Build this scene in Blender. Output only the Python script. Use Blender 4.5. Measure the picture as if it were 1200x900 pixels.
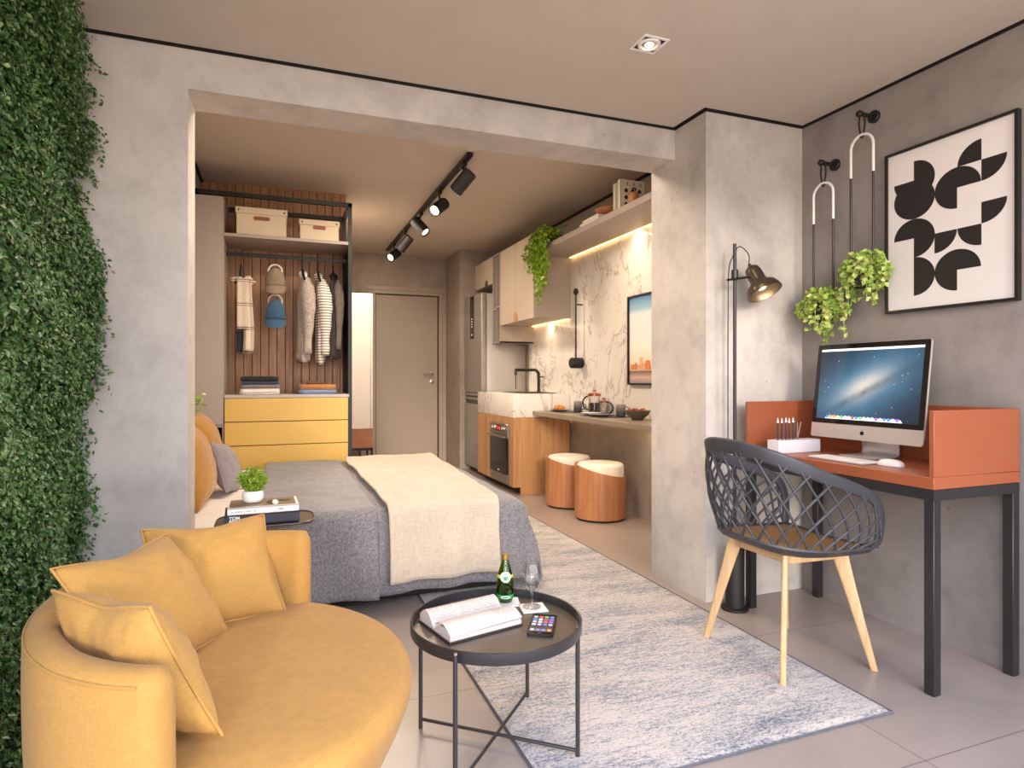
import bpy, bmesh, math, random
import numpy as np
from mathutils import Vector, Matrix, noise as mnoise

for _o in list(bpy.data.objects):
    bpy.data.objects.remove(_o, do_unlink=True)
SC = bpy.context.scene
COL = SC.collection
PI = math.pi
R = math.radians

# ------------------------------------------------------------------ camera
cam_data = bpy.data.cameras.new('camera')
cam = bpy.data.objects.new('camera', cam_data)
COL.objects.link(cam)
cam_data.sensor_width = 36.0
cam_data.lens = 36.0 * 728.5 / 1200.0
cam_data.shift_y = -6.0 / 1200.0
cam_data.clip_start = 0.05
cam.location = (0, 0, 1.15)
cam.rotation_euler = (R(90), 0, -math.atan(275 / 728.5))
SC.camera = cam

# ------------------------------------------------------------------ world, sun, exposure
vs = SC.view_settings
vs.view_transform = 'Standard'
vs.look = 'None'
vs.exposure = 0.0
vs.gamma = 1.0
vs.use_curve_mapping = False
SC.cycles.use_denoising = True
SC.cycles.max_bounces = 8
SC.cycles.diffuse_bounces = 5
SC.cycles.glossy_bounces = 4
SC.cycles.transmission_bounces = 8
SC.cycles.transparent_max_bounces = 8
SC.cycles.sample_clamp_indirect = 6.0
SC.cycles.caustics_reflective = False
SC.cycles.caustics_refractive = False

world = bpy.data.worlds.new('world')
SC.world = world
world.use_nodes = True
_nt = world.node_tree
_nt.nodes.clear()
_out = _nt.nodes.new('ShaderNodeOutputWorld')
_bg = _nt.nodes.new('ShaderNodeBackground')
_tc = _nt.nodes.new('ShaderNodeTexCoord')
_sep = _nt.nodes.new('ShaderNodeSeparateXYZ')
_ramp = _nt.nodes.new('ShaderNodeValToRGB')
_ramp.color_ramp.elements[0].position = 0.40
_ramp.color_ramp.elements[0].color = (0.50, 0.42, 0.36, 1)
_ramp.color_ramp.elements[1].position = 1.0
_ramp.color_ramp.elements[1].color = (0.42, 0.56, 0.92, 1)
for _p, _c in ((0.48, (0.60, 0.53, 0.50, 1)), (0.53, (0.97, 0.92, 0.88, 1)), (0.66, (0.80, 0.86, 1.0, 1))):
    _e = _ramp.color_ramp.elements.new(_p)
    _e.color = _c
_mr = _nt.nodes.new('ShaderNodeMapRange')
_mr.inputs['From Min'].default_value = -1
_mr.inputs['From Max'].default_value = 1
_nt.links.new(_tc.outputs['Generated'], _sep.inputs[0])
_nt.links.new(_sep.outputs['Z'], _mr.inputs['Value'])
_nt.links.new(_mr.outputs[0], _ramp.inputs[0])
_nt.links.new(_ramp.outputs[0], _bg.inputs[0])
_bg.inputs[1].default_value = 5.6
_nt.links.new(_bg.outputs[0], _out.inputs[0])

def light(name, kind, loc, energy, color, direction=None, **kw):
    d = bpy.data.lights.new(name, kind)
    d.energy = energy
    d.color = color
    for k, v in kw.items():
        setattr(d, k, v)
    o = bpy.data.objects.new(name, d)
    COL.objects.link(o)
    o.location = loc
    if direction is not None:
        o.rotation_euler = Vector(direction).to_track_quat('-Z', 'Y').to_euler()
    return o

SUN_DIR = (0.24, 0.92, -0.20)
light('sun', 'SUN', (-2, -6, 4), 1.5, (1.0, 0.84, 0.68), SUN_DIR, angle=R(9))
WARM = (1.0, 0.78, 0.54)
# added fill light without a fixture, under the high ceiling just behind the beam
light('bedroom_fill_light', 'AREA', (0.9, 3.75, 2.78), 46, (1.0, 0.82, 0.64), (0, 0, -1), shape='RECTANGLE', size=1.4, size_y=0.5)
light('hallway_fill_light', 'AREA', (0.95, 6.35, 2.775), 48, (1.0, 0.82, 0.64), (0, 0, -1), shape='DISK', size=0.5)  # unseen fill added to brighten the hall, no fixture modelled

# ------------------------------------------------------------------ colour and materials
def lin(c):
    if isinstance(c, str):
        c = tuple(int(c[i:i + 2], 16) / 255 for i in (0, 2, 4))
    else:
        c = tuple(v / 255 for v in c)
    return tuple((v / 12.92) if v <= 0.04045 else ((v + 0.055) / 1.055) ** 2.4 for v in c)

class N:
    """a small material builder"""
    def __init__(s, name):
        s.m = bpy.data.materials.new(name)
        s.m.use_nodes = True
        s.t = s.m.node_tree
        s.t.nodes.clear()
        s.o = s.t.nodes.new('ShaderNodeOutputMaterial')
        s.b = s.t.nodes.new('ShaderNodeBsdfPrincipled')
        s.l(s.b.outputs[0], s.o.inputs[0])
        s.tc = s.t.nodes.new('ShaderNodeTexCoord')
    def n(s, kind, **kw):
        x = s.t.nodes.new('ShaderNode' + kind)
        for k, v in kw.items():
            setattr(x, k, v)
        return x
    def l(s, a, b):
        s.t.links.new(a, b)
    def set(s, **kw):
        for k, v in kw.items():
            s.b.inputs[k.replace('_', ' ')].default_value = v
        return s
    def coord(s, scale=(1, 1, 1), rot=(0, 0, 0), loc=(0, 0, 0), src='Object'):
        mp = s.n('Mapping')
        mp.inputs['Scale'].default_value = scale
        mp.inputs['Rotation'].default_value = rot
        mp.inputs['Location'].default_value = loc
        s.l(s.tc.outputs[src], mp.inputs[0])
        return mp.outputs[0]
    def noise(s, vec, scale=5, detail=4, rough=0.55, dist=0.0):
        x = s.n('TexNoise')
        x.inputs['Scale'].default_value = scale
        x.inputs['Detail'].default_value = detail
        x.inputs['Roughness'].default_value = rough
        x.inputs['Distortion'].default_value = dist
        s.l(vec, x.inputs['Vector'])
        return x.outputs['Fac']
    def ramp(s, fac, stops, interp='LINEAR'):
        x = s.n('ValToRGB')
        x.color_ramp.interpolation = interp
        e = x.color_ramp.elements
        e[0].position, e[0].color = stops[0][0], (*stops[0][1], 1)
        e[1].position, e[1].color = stops[-1][0], (*stops[-1][1], 1)
        for p, c in stops[1:-1]:
            q = e.new(p)
            q.color = (*c, 1)
        s.l(fac, x.inputs[0])
        return x.outputs[0]
    def mix(s, fac, a, b, mode='MIX'):
        x = s.n('Mix', data_type='RGBA', blend_type=mode)
        for sock, v in ((x.inputs[0], fac), (x.inputs[6], a), (x.inputs[7], b)):
            if isinstance(v, (int, float)):
                sock.default_value = v
            elif isinstance(v, tuple):
                sock.default_value = (*v, 1)
            else:
                s.l(v, sock)
        return x.outputs[2]
    def math(s, op, a, b=0.0, c=None):
        x = s.n('Math', operation=op)
        for i, v in enumerate((a, b) if c is None else (a, b, c)):
            if isinstance(v, (int, float)):
                x.inputs[i].default_value = v
            else:
                s.l(v, x.inputs[i])
        return x.outputs[0]
    def bump(s, h, strength=0.3, dist=0.01):
        x = s.n('Bump')
        x.inputs['Strength'].default_value = strength
        x.inputs['Distance'].default_value = dist
        s.l(h, x.inputs['Height'])
        s.l(x.outputs[0], s.b.inputs['Normal'])
    def color(s, c):
        if isinstance(c, tuple):
            s.b.inputs['Base Color'].default_value = (*c, 1)
        else:
            s.l(c, s.b.inputs['Base Color'])

def mul(c, k):
    return tuple(min(1.0, v * k) for v in c)

def plain(name, col, rough=0.5, metal=0.0, var=0.06, vscale=6.0, bump=0.0, bscale=80.0, **kw):
    m = N(name)
    c = lin(col)
    f = m.noise(m.coord(), vscale, 3)
    m.color(m.ramp(f, [(0.3, mul(c, 1 - var)), (0.7, mul(c, 1 + var))]))
    m.set(Roughness=rough, Metallic=metal)
    for k, v in kw.items():
        m.b.inputs[k.replace('_', ' ')].default_value = v
    if bump:
        m.bump(m.noise(m.coord(), bscale, 2), bump, 0.004)
    return m.m

def concrete(name, base, k=1.0):
    m = N(name)
    v = m.coord()
    c = lin(base)
    big = m.noise(v, 1.1, 6, 0.6, 0.4)
    fine = m.noise(v, 7.0, 6, 0.7)
    col = m.ramp(big, [(0.28, mul(c, 0.72)), (0.5, c), (0.72, mul(c, 1.18))])
    col = m.mix(0.55, col, m.ramp(fine, [(0.25, (0.58, 0.58, 0.60)), (0.52, (1, 1, 1)), (0.8, (1.1, 1.09, 1.07))]), 'MULTIPLY')
    pit = m.n('TexVoronoi')
    pit.inputs['Scale'].default_value = 5.5
    m.l(v, pit.inputs['Vector'])
    pm = m.ramp(pit.outputs['Distance'], [(0.018, (0.35, 0.35, 0.35)), (0.035, (1, 1, 1))])
    col = m.mix(0.8, col, pm, 'MULTIPLY')
    m.color(col)
    m.set(Roughness=0.62)
    h = m.math('ADD', m.math('MULTIPLY', fine, 0.5), m.math('MULTIPLY', m.noise(v, 45, 4), 0.25))
    m.bump(h, 0.16, 0.01)
    return m.m

def fabric(name, col, scale=260, var=0.14, speck=0.0, bump=0.35, rough=0.9, sheen=0.25, c2=None):
    m = N(name)
    v = m.coord()
    c = lin(col)
    hi = lin(c2) if c2 else mul(c, 1 + var)
    wx = m.noise(m.coord((1, 1, 0.12)), scale, 2)
    wy = m.noise(m.coord((0.12, 0.12, 1)), scale, 2)
    w = m.math('ADD', m.math('MULTIPLY', wx, 0.5), m.math('MULTIPLY', wy, 0.5))
    col2 = m.ramp(w, [(0.38, mul(c, 1 - var)), (0.5, c), (0.62, hi)])
    blot = m.noise(v, 5, 3)
    col2 = m.mix(1.0, col2, m.ramp(blot, [(0.3, (0.94, 0.94, 0.94)), (0.7, (1.05, 1.05, 1.05))]), 'MULTIPLY')
    if speck:
        sp = m.noise(v, scale * 0.55, 3, 0.7)
        col2 = m.mix(speck, col2, m.ramp(sp, [(0.42, mul(c, 0.35)), (0.58, mul(c, 1.7))]))
    m.color(col2)
    m.set(Roughness=rough, Sheen_Weight=sheen, Sheen_Roughness=0.5)
    m.bump(w, bump, 0.003)
    return m.m

def wood(name, light_c, dark_c, axis='z', scale=1.0, rough=0.45, planks=0.0):
    m = N(name)
    st = {'x': (0.6, 9, 9), 'y': (9, 0.6, 9), 'z': (9, 9, 0.6)}[axis]
    v = m.coord(tuple(q * scale for q in st))
    f = m.noise(v, 2.2, 6, 0.62, 0.8)
    g = m.noise(m.coord(tuple(q * scale * 6 for q in st)), 3.0, 3)
    a, b = lin(light_c), lin(dark_c)
    mid = tuple((p + q) / 2 for p, q in zip(a, b))
    col = m.ramp(f, [(0.3, b), (0.5, mid), (0.68, a)])
    col = m.mix(0.35, col, m.ramp(g, [(0.3, (0.72, 0.7, 0.68)), (0.65, (1.06, 1.06, 1.06))]), 'MULTIPLY')
    m.color(col)
    m.set(Roughness=rough)
    m.bump(g, 0.08, 0.002)
    return m.m

def marble(name):
    m = N(name)
    v = m.coord((1, 1, 0.8))
    w = m.noise(v, 1.3, 6, 0.62, 1.1)
    vein = m.math('ABSOLUTE', m.math('SUBTRACT', w, 0.5))
    w2 = m.noise(m.coord((1, 1, 0.8), loc=(3.1, 1.7, 0.4)), 3.4, 5, 0.6, 0.8)
    vein2 = m.math('ABSOLUTE', m.math('SUBTRACT', w2, 0.5))
    mask = m.noise(v, 1.6, 2)
    base = m.ramp(m.noise(v, 0.9, 3), [(0.3, lin((226, 219, 211))), (0.7, lin((245, 241, 236)))])
    col = m.mix(m.ramp(vein, [(0.0, (0.75, 0.75, 0.75)), (0.005, (0.35, 0.35, 0.35)), (0.022, (0, 0, 0))]), base, lin((158, 134, 112)))
    k = m.math('MULTIPLY', m.ramp(vein2, [(0.0, (0.7, 0.7, 0.7)), (0.012, (0, 0, 0))]), m.ramp(mask, [(0.45, (0, 0, 0)), (0.6, (1, 1, 1))]))
    col = m.mix(k, col, lin((176, 158, 142)))
    m.color(col)
    m.set(Roughness=0.24)
    return m.m

def emit(name, col, strength):
    m = N(name)
    c = lin(col)
    m.set(Base_Color=(*c, 1), Emission_Color=(*c, 1), Emission_Strength=strength, Roughness=0.4)
    return m.m

MAT = {}
MAT['concrete'] = concrete('concrete', (200, 193, 186))
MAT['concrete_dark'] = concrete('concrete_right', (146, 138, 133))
MAT['concrete_inner'] = concrete('concrete_inner', (166, 154, 142))
MAT['ceiling'] = plain('ceiling_paint', (202, 191, 178), 0.7, var=0.02)
MAT['gap'] = plain('shade_and_joint_black', (26, 23, 21), 0.8)  # black put in for shade at the ceiling gaps; also backs the slats
MAT['black'] = plain('black_steel', (30, 28, 28), 0.42, 0.2, var=0.1)
MAT['black_matte'] = plain('matte_black', (24, 23, 23), 0.6)
MAT['charcoal'] = plain('charcoal_metal', (60, 58, 60), 0.38, 0.55)
MAT['tray_metal'] = plain('dark_grey_metal', (66, 64, 66), 0.32, 0.5)
MAT['tray_floor'] = plain('bronze_grey_lacquer', (104, 92, 80), 0.28, 0.35)
MAT['yellow_fabric'] = fabric('mustard_fabric', (172, 128, 62), 330, 0.08, sheen=0.08)
MAT['yellow_cushion'] = fabric('mustard_cushion_fabric', (180, 136, 68), 360, 0.08, sheen=0.08)
MAT['ochre_fabric'] = fabric('ochre_pillow_fabric', (172, 122, 50), 260, 0.12)
MAT['grey_cushion'] = fabric('grey_pillow_fabric', (140, 130, 132), 260, 0.10)
MAT['duvet'] = fabric('grey_melange_wool', (122, 118, 120), 190, 0.16, speck=0.38)
MAT['throw'] = fabric('oatmeal_linen', (196, 180, 160), 150, 0.10, bump=0.5)
MAT['sheet'] = fabric('white_sheet', (236, 228, 218), 300, 0.03, bump=0.12)
MAT['drawer_yellow'] = plain('yellow_lacquer', (218, 178, 88), 0.42, var=0.02)
MAT['grey_lacquer'] = plain('warm_grey_lacquer', (172, 160, 150), 0.45, var=0.02)
MAT['grey_light'] = plain('light_grey_lacquer', (186, 176, 172), 0.45, var=0.02)
MAT['taupe_door'] = plain('taupe_door_paint', (172, 158, 143), 0.45, var=0.02)
MAT['taupe_dark'] = plain('taupe_shadow_line', (70, 60, 52), 0.6, var=0.02)
MAT['white_lacquer'] = plain('white_lacquer', (204, 194, 184), 0.3, var=0.01)
MAT['cab_cream'] = plain('cream_lacquer', (198, 184, 166), 0.38, var=0.01)
MAT['oak'] = wood('oak_veneer', (206, 160, 110), (174, 124, 78), 'z')
MAT['stool_wood'] = wood('reddish_oak_veneer', (200, 140, 96), (166, 106, 68), 'z')
MAT['oak_dark'] = wood('walnut_band', (170, 112, 76), (128, 78, 48), 'x')
MAT['slat_wood'] = wood('slat_wood', (196, 150, 110), (150, 106, 74), 'z', 1.4)
MAT['ash'] = wood('pale_ash', (210, 176, 132), (184, 146, 102), 'z', 1.3, 0.5)
MAT['marble'] = marble('veined_marble')
MAT['steel'] = plain('brushed_steel', (168, 164, 160), 0.3, 0.9, var=0.04, vscale=30)
MAT['steel_fridge'] = plain('fridge_steel', (168, 162, 156), 0.34, 0.5, var=0.03)
MAT['fridge_side'] = plain('fridge_side_grey', (186, 180, 174), 0.35, 0.3, var=0.02)
MAT['chrome'] = plain('chrome', (210, 206, 200), 0.15, 1.0, var=0.01)
MAT['copper'] = plain('copper', (190, 110, 76), 0.25, 0.9, var=0.03)
MAT['black_glass'] = plain('black_glass', (14, 13, 13), 0.08, var=0.02)
MAT['orange'] = plain('terracotta_lacquer', (150, 82, 52), 0.4, var=0.02)
MAT['white'] = plain('white_plastic', (238, 234, 232), 0.35, var=0.01)
MAT['lilac_white'] = plain('white_ceramic_block', (226, 220, 224), 0.4, var=0.01)
MAT['aluminium'] = plain('silver_aluminium', (214, 208, 204), 0.3, 0.55, var=0.01)
MAT['paper'] = plain('white_paper', (240, 236, 232), 0.7, var=0.02)
MAT['bench'] = plain('taupe_bench_top', (150, 134, 118), 0.4, var=0.03)
MAT['leather'] = plain('tan_leather', (140, 78, 46), 0.5, var=0.08)
MAT['box_cream'] = plain('cream_box_card', (214, 198, 172), 0.7, var=0.02)
MAT['seat_pad'] = plain('brown_seat_pad', (128, 96, 58), 0.55, var=0.05)
MAT['chair_black'] = plain('charcoal_plastic', (58, 58, 63), 0.48, var=0.05)
MAT['cream_fabric'] = fabric('cream_boucle', (232, 222, 204), 200, 0.06)
MAT['mug_grey'] = plain('grey_stoneware', (112, 106, 104), 0.35, var=0.08)
MAT['dark_plate'] = plain('dark_slate', (52, 48, 46), 0.4, var=0.1)
MAT['plate_grey'] = plain('blue_grey_plate', (120, 122, 132), 0.3, var=0.04)
MAT['brass_grey'] = plain('antique_bronze', (96, 84, 70), 0.35, 0.8, var=0.05)

def glassy(name, col, rough=0.0, ior=1.45):
    m = N(name)
    m.set(Base_Color=(*lin(col), 1), Roughness=rough, Transmission_Weight=1.0, IOR=ior)
    return m.m
def thin_glass(name, tint, gloss=0.10):
    m = N(name)
    tr = m.n('BsdfTransparent'); tr.inputs[0].default_value = (*tint, 1)
    gl = m.n('BsdfGlossy'); gl.inputs['Roughness'].default_value = 0.03
    lw = m.n('LayerWeight'); lw.inputs['Blend'].default_value = 0.35
    k = m.math('ADD', m.math('MULTIPLY', lw.outputs['Fresnel'], 0.5), gloss * 0.3)
    mx = m.n('MixShader')
    m.l(k, mx.inputs[0]); m.l(tr.outputs[0], mx.inputs[1]); m.l(gl.outputs[0], mx.inputs[2]); m.l(mx.outputs[0], m.o.inputs[0])
    return m.m
MAT['glass'] = thin_glass('clear_glass', (0.985, 0.985, 0.985))
MAT['green_glass'] = thin_glass('green_glass', (0.58, 0.74, 0.22))

def leaf_mat(name, c1, c2, c3, scale=14):
    m = N(name)
    f = m.noise(m.coord(), scale, 3, 0.8)
    m.color(m.ramp(f, [(0.3, lin(c1)), (0.5, lin(c2)), (0.68, lin(c3))]))
    m.set(Roughness=0.42, Subsurface_Weight=0.0)
    return m.m
MAT['ivy'] = leaf_mat('wall_foliage', (32, 66, 26), (66, 106, 48), (138, 160, 108), 40)
MAT['ivy_back'] = plain('foliage_backing', (20, 34, 16), 0.9)
MAT['pothos'] = leaf_mat('variegated_leaf', (106, 142, 54), (160, 186, 82), (222, 212, 148), 30)
MAT['trail'] = leaf_mat('bright_trailing_leaf', (84, 122, 22), (130, 164, 30), (176, 196, 62), 30)
MAT['grassy'] = leaf_mat('tuft_leaf', (78, 112, 26), (130, 160, 44), (184, 196, 80), 60)

# ------------------------------------------------------------------ mesh building
def world_loc(o):
    v = Vector((0, 0, 0))
    while o is not None:
        v = v + o.location
        o = o.parent
    return v

def frames(pts, closed=False):
    """tangent, normal, binormal along a polyline (parallel transport)"""
    n = len(pts)
    T = []
    for i in range(n):
        a = pts[(i - 1) % n] if (closed or i > 0) else pts[i]
        b = pts[(i + 1) % n] if (closed or i < n - 1) else pts[i]
        t = (b - a)
        T.append(t.normalized() if t.length > 1e-9 else Vector((0, 0, 1)))
    up = Vector((0, 0, 1)) if abs(T[0].z) < 0.9 else Vector((1, 0, 0))
    nrm = (up - T[0] * up.dot(T[0])).normalized()
    out = []
    for i in range(n):
        nrm = nrm - T[i] * nrm.dot(T[i])
        nrm = nrm.normalized() if nrm.length > 1e-9 else T[i].orthogonal().normalized()
        out.append((T[i], nrm, T[i].cross(nrm)))
    return out

class MB:
    def __init__(s):
        s.bm = bmesh.new()
        s.mi = 0
    def _mark(s, faces):
        for f in faces:
            f.material_index = s.mi
    def box(s, x0, x1, y0, y1, z0, z1, bev=0.0, seg=2):
        r = bmesh.ops.create_cube(s.bm, size=1.0)
        vs_ = r['verts']
        for v in vs_:
            v.co = Vector((x0 + (v.co.x + 0.5) * (x1 - x0), y0 + (v.co.y + 0.5) * (y1 - y0), z0 + (v.co.z + 0.5) * (z1 - z0)))
        s._mark({f for v in vs_ for f in v.link_faces})
        if bev:
            es = list({e for v in vs_ for e in v.link_edges})
            rr = bmesh.ops.bevel(s.bm, geom=es, offset=bev, segments=seg, affect='EDGES', profile=0.5, material=-1)
            s._mark(rr['faces'])
            vs_ = list({v for f in rr['faces'] for v in f.verts} | {v for v in vs_ if v.is_valid})
        return vs_
    def xf(s, verts, M):
        for v in verts:
            v.co = M @ v.co
        return verts
    def tube(s, pts, r, n=10, closed=False, caps=True):
        pts = [Vector(p) for p in pts]
        rr = r if isinstance(r, (list, tuple)) else [r] * len(pts)
        F = frames(pts, closed)
        rings = []
        for p, (t, a, b), q in zip(pts, F, rr):
            rings.append([s.bm.verts.new(p + (a * math.cos(2 * PI * k / n) + b * math.sin(2 * PI * k / n)) * q) for k in range(n)])
        fs = []
        m = len(rings)
        for i in range(m if closed else m - 1):
            A, B = rings[i], rings[(i + 1) % m]
            for k in range(n):
                fs.append(s.bm.faces.new((A[k], A[(k + 1) % n], B[(k + 1) % n], B[k])))
        if caps and not closed:
            fs.append(s.bm.faces.new(list(reversed(rings[0]))))
            fs.append(s.bm.faces.new(rings[-1]))
        s._mark(fs)
        return [v for q in rings for v in q]
    def strip(s, pts, ups, w, t):
        """rectangular band swept along pts; ups = direction of its width"""
        rings = []
        n = len(pts)
        for i in range(n):
            p = Vector(pts[i])
            tg = (Vector(pts[min(i + 1, n - 1)]) - Vector(pts[max(i - 1, 0)])).normalized()
            u = Vector(ups[i])
            u = (u - tg * u.dot(tg)).normalized()
            o = tg.cross(u)
            W = w[i] if isinstance(w, (list, tuple)) else w
            prof = []
            for a in range(12):
                ca, sa = math.cos(2 * PI * a / 12), math.sin(2 * PI * a / 12)
                ca = math.copysign(abs(ca) ** 0.6, ca)
                sa = math.copysign(abs(sa) ** 0.6, sa)
                prof.append(p + u * (ca * W / 2) + o * (sa * t / 2))
            rings.append([s.bm.verts.new(q) for q in prof])
        fs = []
        for i in range(n - 1):
            A, B = rings[i], rings[i + 1]
            for k in range(12):
                fs.append(s.bm.faces.new((A[k], A[(k + 1) % 12], B[(k + 1) % 12], B[k])))
        fs.append(s.bm.faces.new(list(reversed(rings[0]))))
        fs.append(s.bm.faces.new(rings[-1]))
        s._mark(fs)
    def lathe(s, prof, c=(0, 0, 0), n=32, M=None, sx=1.0, sy=1.0):
        c = Vector(c)
        rings = []
        for r, z in prof:
            if r < 1e-6:
                rings.append([s.bm.verts.new(Vector((0, 0, z)))])
            else:
                rings.append([s.bm.verts.new(Vector((r * sx * math.cos(2 * PI * k / n), r * sy * math.sin(2 * PI * k / n), z))) for k in range(n)])
        fs = []
        for A, B in zip(rings[:-1], rings[1:]):
            for k in range(n):
                k2 = (k + 1) % n
                if len(A) == 1 and len(B) == 1:
                    continue
                if len(A) == 1:
                    fs.append(s.bm.faces.new((A[0], B[k2], B[k])))
                elif len(B) == 1:
                    fs.append(s.bm.faces.new((A[k], A[k2], B[0])))
                else:
                    fs.append(s.bm.faces.new((A[k], A[k2], B[k2], B[k])))
        s._mark(fs)
        vs_ = [v for q in rings for v in q]
        for v in vs_:
            v.co = (M @ v.co if M is not None else v.co) + c
        return vs_
    def cyl(s, c, r, z0, z1, n=28, bev=0.0, r2=None):
        r2 = r if r2 is None else r2
        if bev:
            pr = [(0, z0), (r - bev, z0), (r, z0 + bev), (r2, z1 - bev), (r2 - bev, z1), (0, z1)]
        else:
            pr = [(0, z0), (r, z0), (r2, z1), (0, z1)]
        return s.lathe(pr, (c[0], c[1], 0), n)
    def ball(s, c, r, sc=(1, 1, 1), u=20, v=12):
        rr = bmesh.ops.create_uvsphere(s.bm, u_segments=u, v_segments=v, radius=r)
        for q in rr['verts']:
            q.co = Vector((q.co.x * sc[0], q.co.y * sc[1], q.co.z * sc[2])) + Vector(c)
        s._mark({f for q in rr['verts'] for f in q.link_faces})
        return rr['verts']
    def prism(s, outline, depth, M, bev=0.0):
        """outline in local xy, extruded to z=depth, placed by M"""
        bot = [s.bm.verts.new(Vector((x, y, 0))) for x, y in outline]
        top = [s.bm.verts.new(Vector((x, y, depth))) for x, y in outline]
        fs = [s.bm.faces.new(list(reversed(bot))), s.bm.faces.new(top)]
        n = len(outline)
        for k in range(n):
            fs.append(s.bm.faces.new((bot[k], bot[(k + 1) % n], top[(k + 1) % n], top[k])))
        s._mark(fs)
        for v in bot + top:
            v.co = M @ v.co
        return bot + top
    def grid(s, fn, nu, nv, closed_u=False):
        g = [[s.bm.verts.new(Vector(fn(i / (nu if closed_u else nu - 1), j / (nv - 1)))) for j in range(nv)] for i in range(nu)]
        fs = []
        for i in range(nu if closed_u else nu - 1):
            i2 = (i + 1) % nu
            for j in range(nv - 1):
                fs.append(s.bm.faces.new((g[i][j], g[i2][j], g[i2][j + 1], g[i][j + 1])))
        s._mark(fs)
        return g
    def solid(s, t):
        """thicken an open sheet by t"""
        bmesh.ops.recalc_face_normals(s.bm, faces=s.bm.faces[:])
        bmesh.ops.solidify(s.bm, geom=s.bm.faces[:], thickness=t)
    def build(s, name, mat, parent=None, origin=(0, 0, 0), smooth=38, recalc=True, sub=0):
        bm = s.bm
        if recalc:
            bmesh.ops.recalc_face_normals(bm, faces=bm.faces[:])
        off = world_loc(parent) if parent is not None else Vector(origin)
        for v in bm.verts:
            v.co -= off
        me = bpy.data.meshes.new(name)
        bm.to_mesh(me)
        bm.free()
        mats = mat if isinstance(mat, (list, tuple)) else [mat]
        for m in mats:
            me.materials.append(MAT[m] if isinstance(m, str) else m)
        if smooth:
            me.polygons.foreach_set('use_smooth', [True] * len(me.polygons))
            me.set_sharp_from_angle(angle=R(smooth))
        o = bpy.data.objects.new(name, me)
        COL.objects.link(o)
        if parent is not None:
            o.parent = parent
        else:
            o.location = off
        if sub:
            md = o.modifiers.new('subdivision', 'SUBSURF')
            md.levels = md.render_levels = sub
        return o

def thing(name, label, cat, loc=(0, 0, 0), group=None):
    o = bpy.data.objects.new(name, None)
    o.empty_display_size = 0.1
    COL.objects.link(o)
    o.location = loc
    return tag(o, label, cat, group)

def tag(o, label=None, cat=None, group=None, kind=None):
    if label: o['label'] = label
    if cat: o['category'] = cat
    if group: o['group'] = group
    if kind: o['kind'] = kind
    return o

def structure(o):
    o['kind'] = 'structure'
    return o

def copy_tree(o, loc=None, rot=None):
    c = o.copy()
    COL.objects.link(c)
    for ch in list(o.children):
        d = ch.copy()
        COL.objects.link(d)
        d.parent = c
        for g in list(ch.children):
            e = g.copy()
            COL.objects.link(e)
            e.parent = d
    if loc is not None: c.location = loc
    if rot is not None: c.rotation_euler = rot
    return c

def spline(ctrl, n):
    """Catmull-Rom through control points"""
    P = [Vector(p) for p in ctrl]
    P = [P[0] * 2 - P[1]] + P + [P[-1] * 2 - P[-2]]
    out = []
    m = len(P) - 3
    for i in range(n):
        t = i / (n - 1) * m
        k = min(int(t), m - 1)
        u = t - k
        a, b, c, d = P[k:k + 4]
        out.append(0.5 * ((2 * b) + (c - a) * u + (2 * a - 5 * b + 4 * c - d) * u * u + (3 * b - a - 3 * c + d) * u ** 3))
    return out

def text_mesh(body, size, M, depth=0.0008, spacing=1.0, bold=0.0):
    """flat lettering as a bmesh-ready mesh list (verts, faces) placed by M"""
    cu = bpy.data.curves.new('lettering_curve', 'FONT')
    cu.body = body
    cu.size = size
    cu.extrude = depth
    cu.offset = bold
    cu.space_character = spacing
    cu.align_x = 'LEFT'
    ob = bpy.data.objects.new('lettering_tmp', cu)
    COL.objects.link(ob)
    dg = bpy.context.evaluated_depsgraph_get()
    me = bpy.data.meshes.new_from_object(ob.evaluated_get(dg))
    bpy.data.objects.remove(ob, do_unlink=True)
    bpy.data.curves.remove(cu)
    me.transform(M)
    return me

def add_mesh(mb, me):
    n0 = len(mb.bm.faces)
    mb.bm.from_mesh(me)
    mb.bm.faces.ensure_lookup_table()
    for f in mb.bm.faces[n0:]:
        f.material_index = mb.mi
    bpy.data.meshes.remove(me)

def fast_mesh(name, verts, faces, mat, parent=None, origin=(0, 0, 0), smooth=False):
    off = np.array(world_loc(parent) if parent is not None else Vector(origin))
    me = bpy.data.meshes.new(name)
    v = np.asarray(verts, dtype=np.float32) - off
    f = np.asarray(faces, dtype=np.int32)
    me.vertices.add(len(v))
    me.vertices.foreach_set('co', v.astype(np.float32).ravel())
    k = f.shape[1]
    me.loops.add(f.size)
    me.loops.foreach_set('vertex_index', f.ravel())
    me.polygons.add(len(f))
    me.polygons.foreach_set('loop_start', np.arange(0, f.size, k, dtype=np.int32))
    me.update(calc_edges=True)
    me.validate()
    for m in (mat if isinstance(mat, (list, tuple)) else [mat]):
        me.materials.append(MAT[m])
    if smooth:
        me.polygons.foreach_set('use_smooth', [True] * len(f))
    o = bpy.data.objects.new(name, me)
    COL.objects.link(o)
    if parent is not None:
        o.parent = parent
    else:
        o.location = Vector(origin)
    return o

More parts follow.
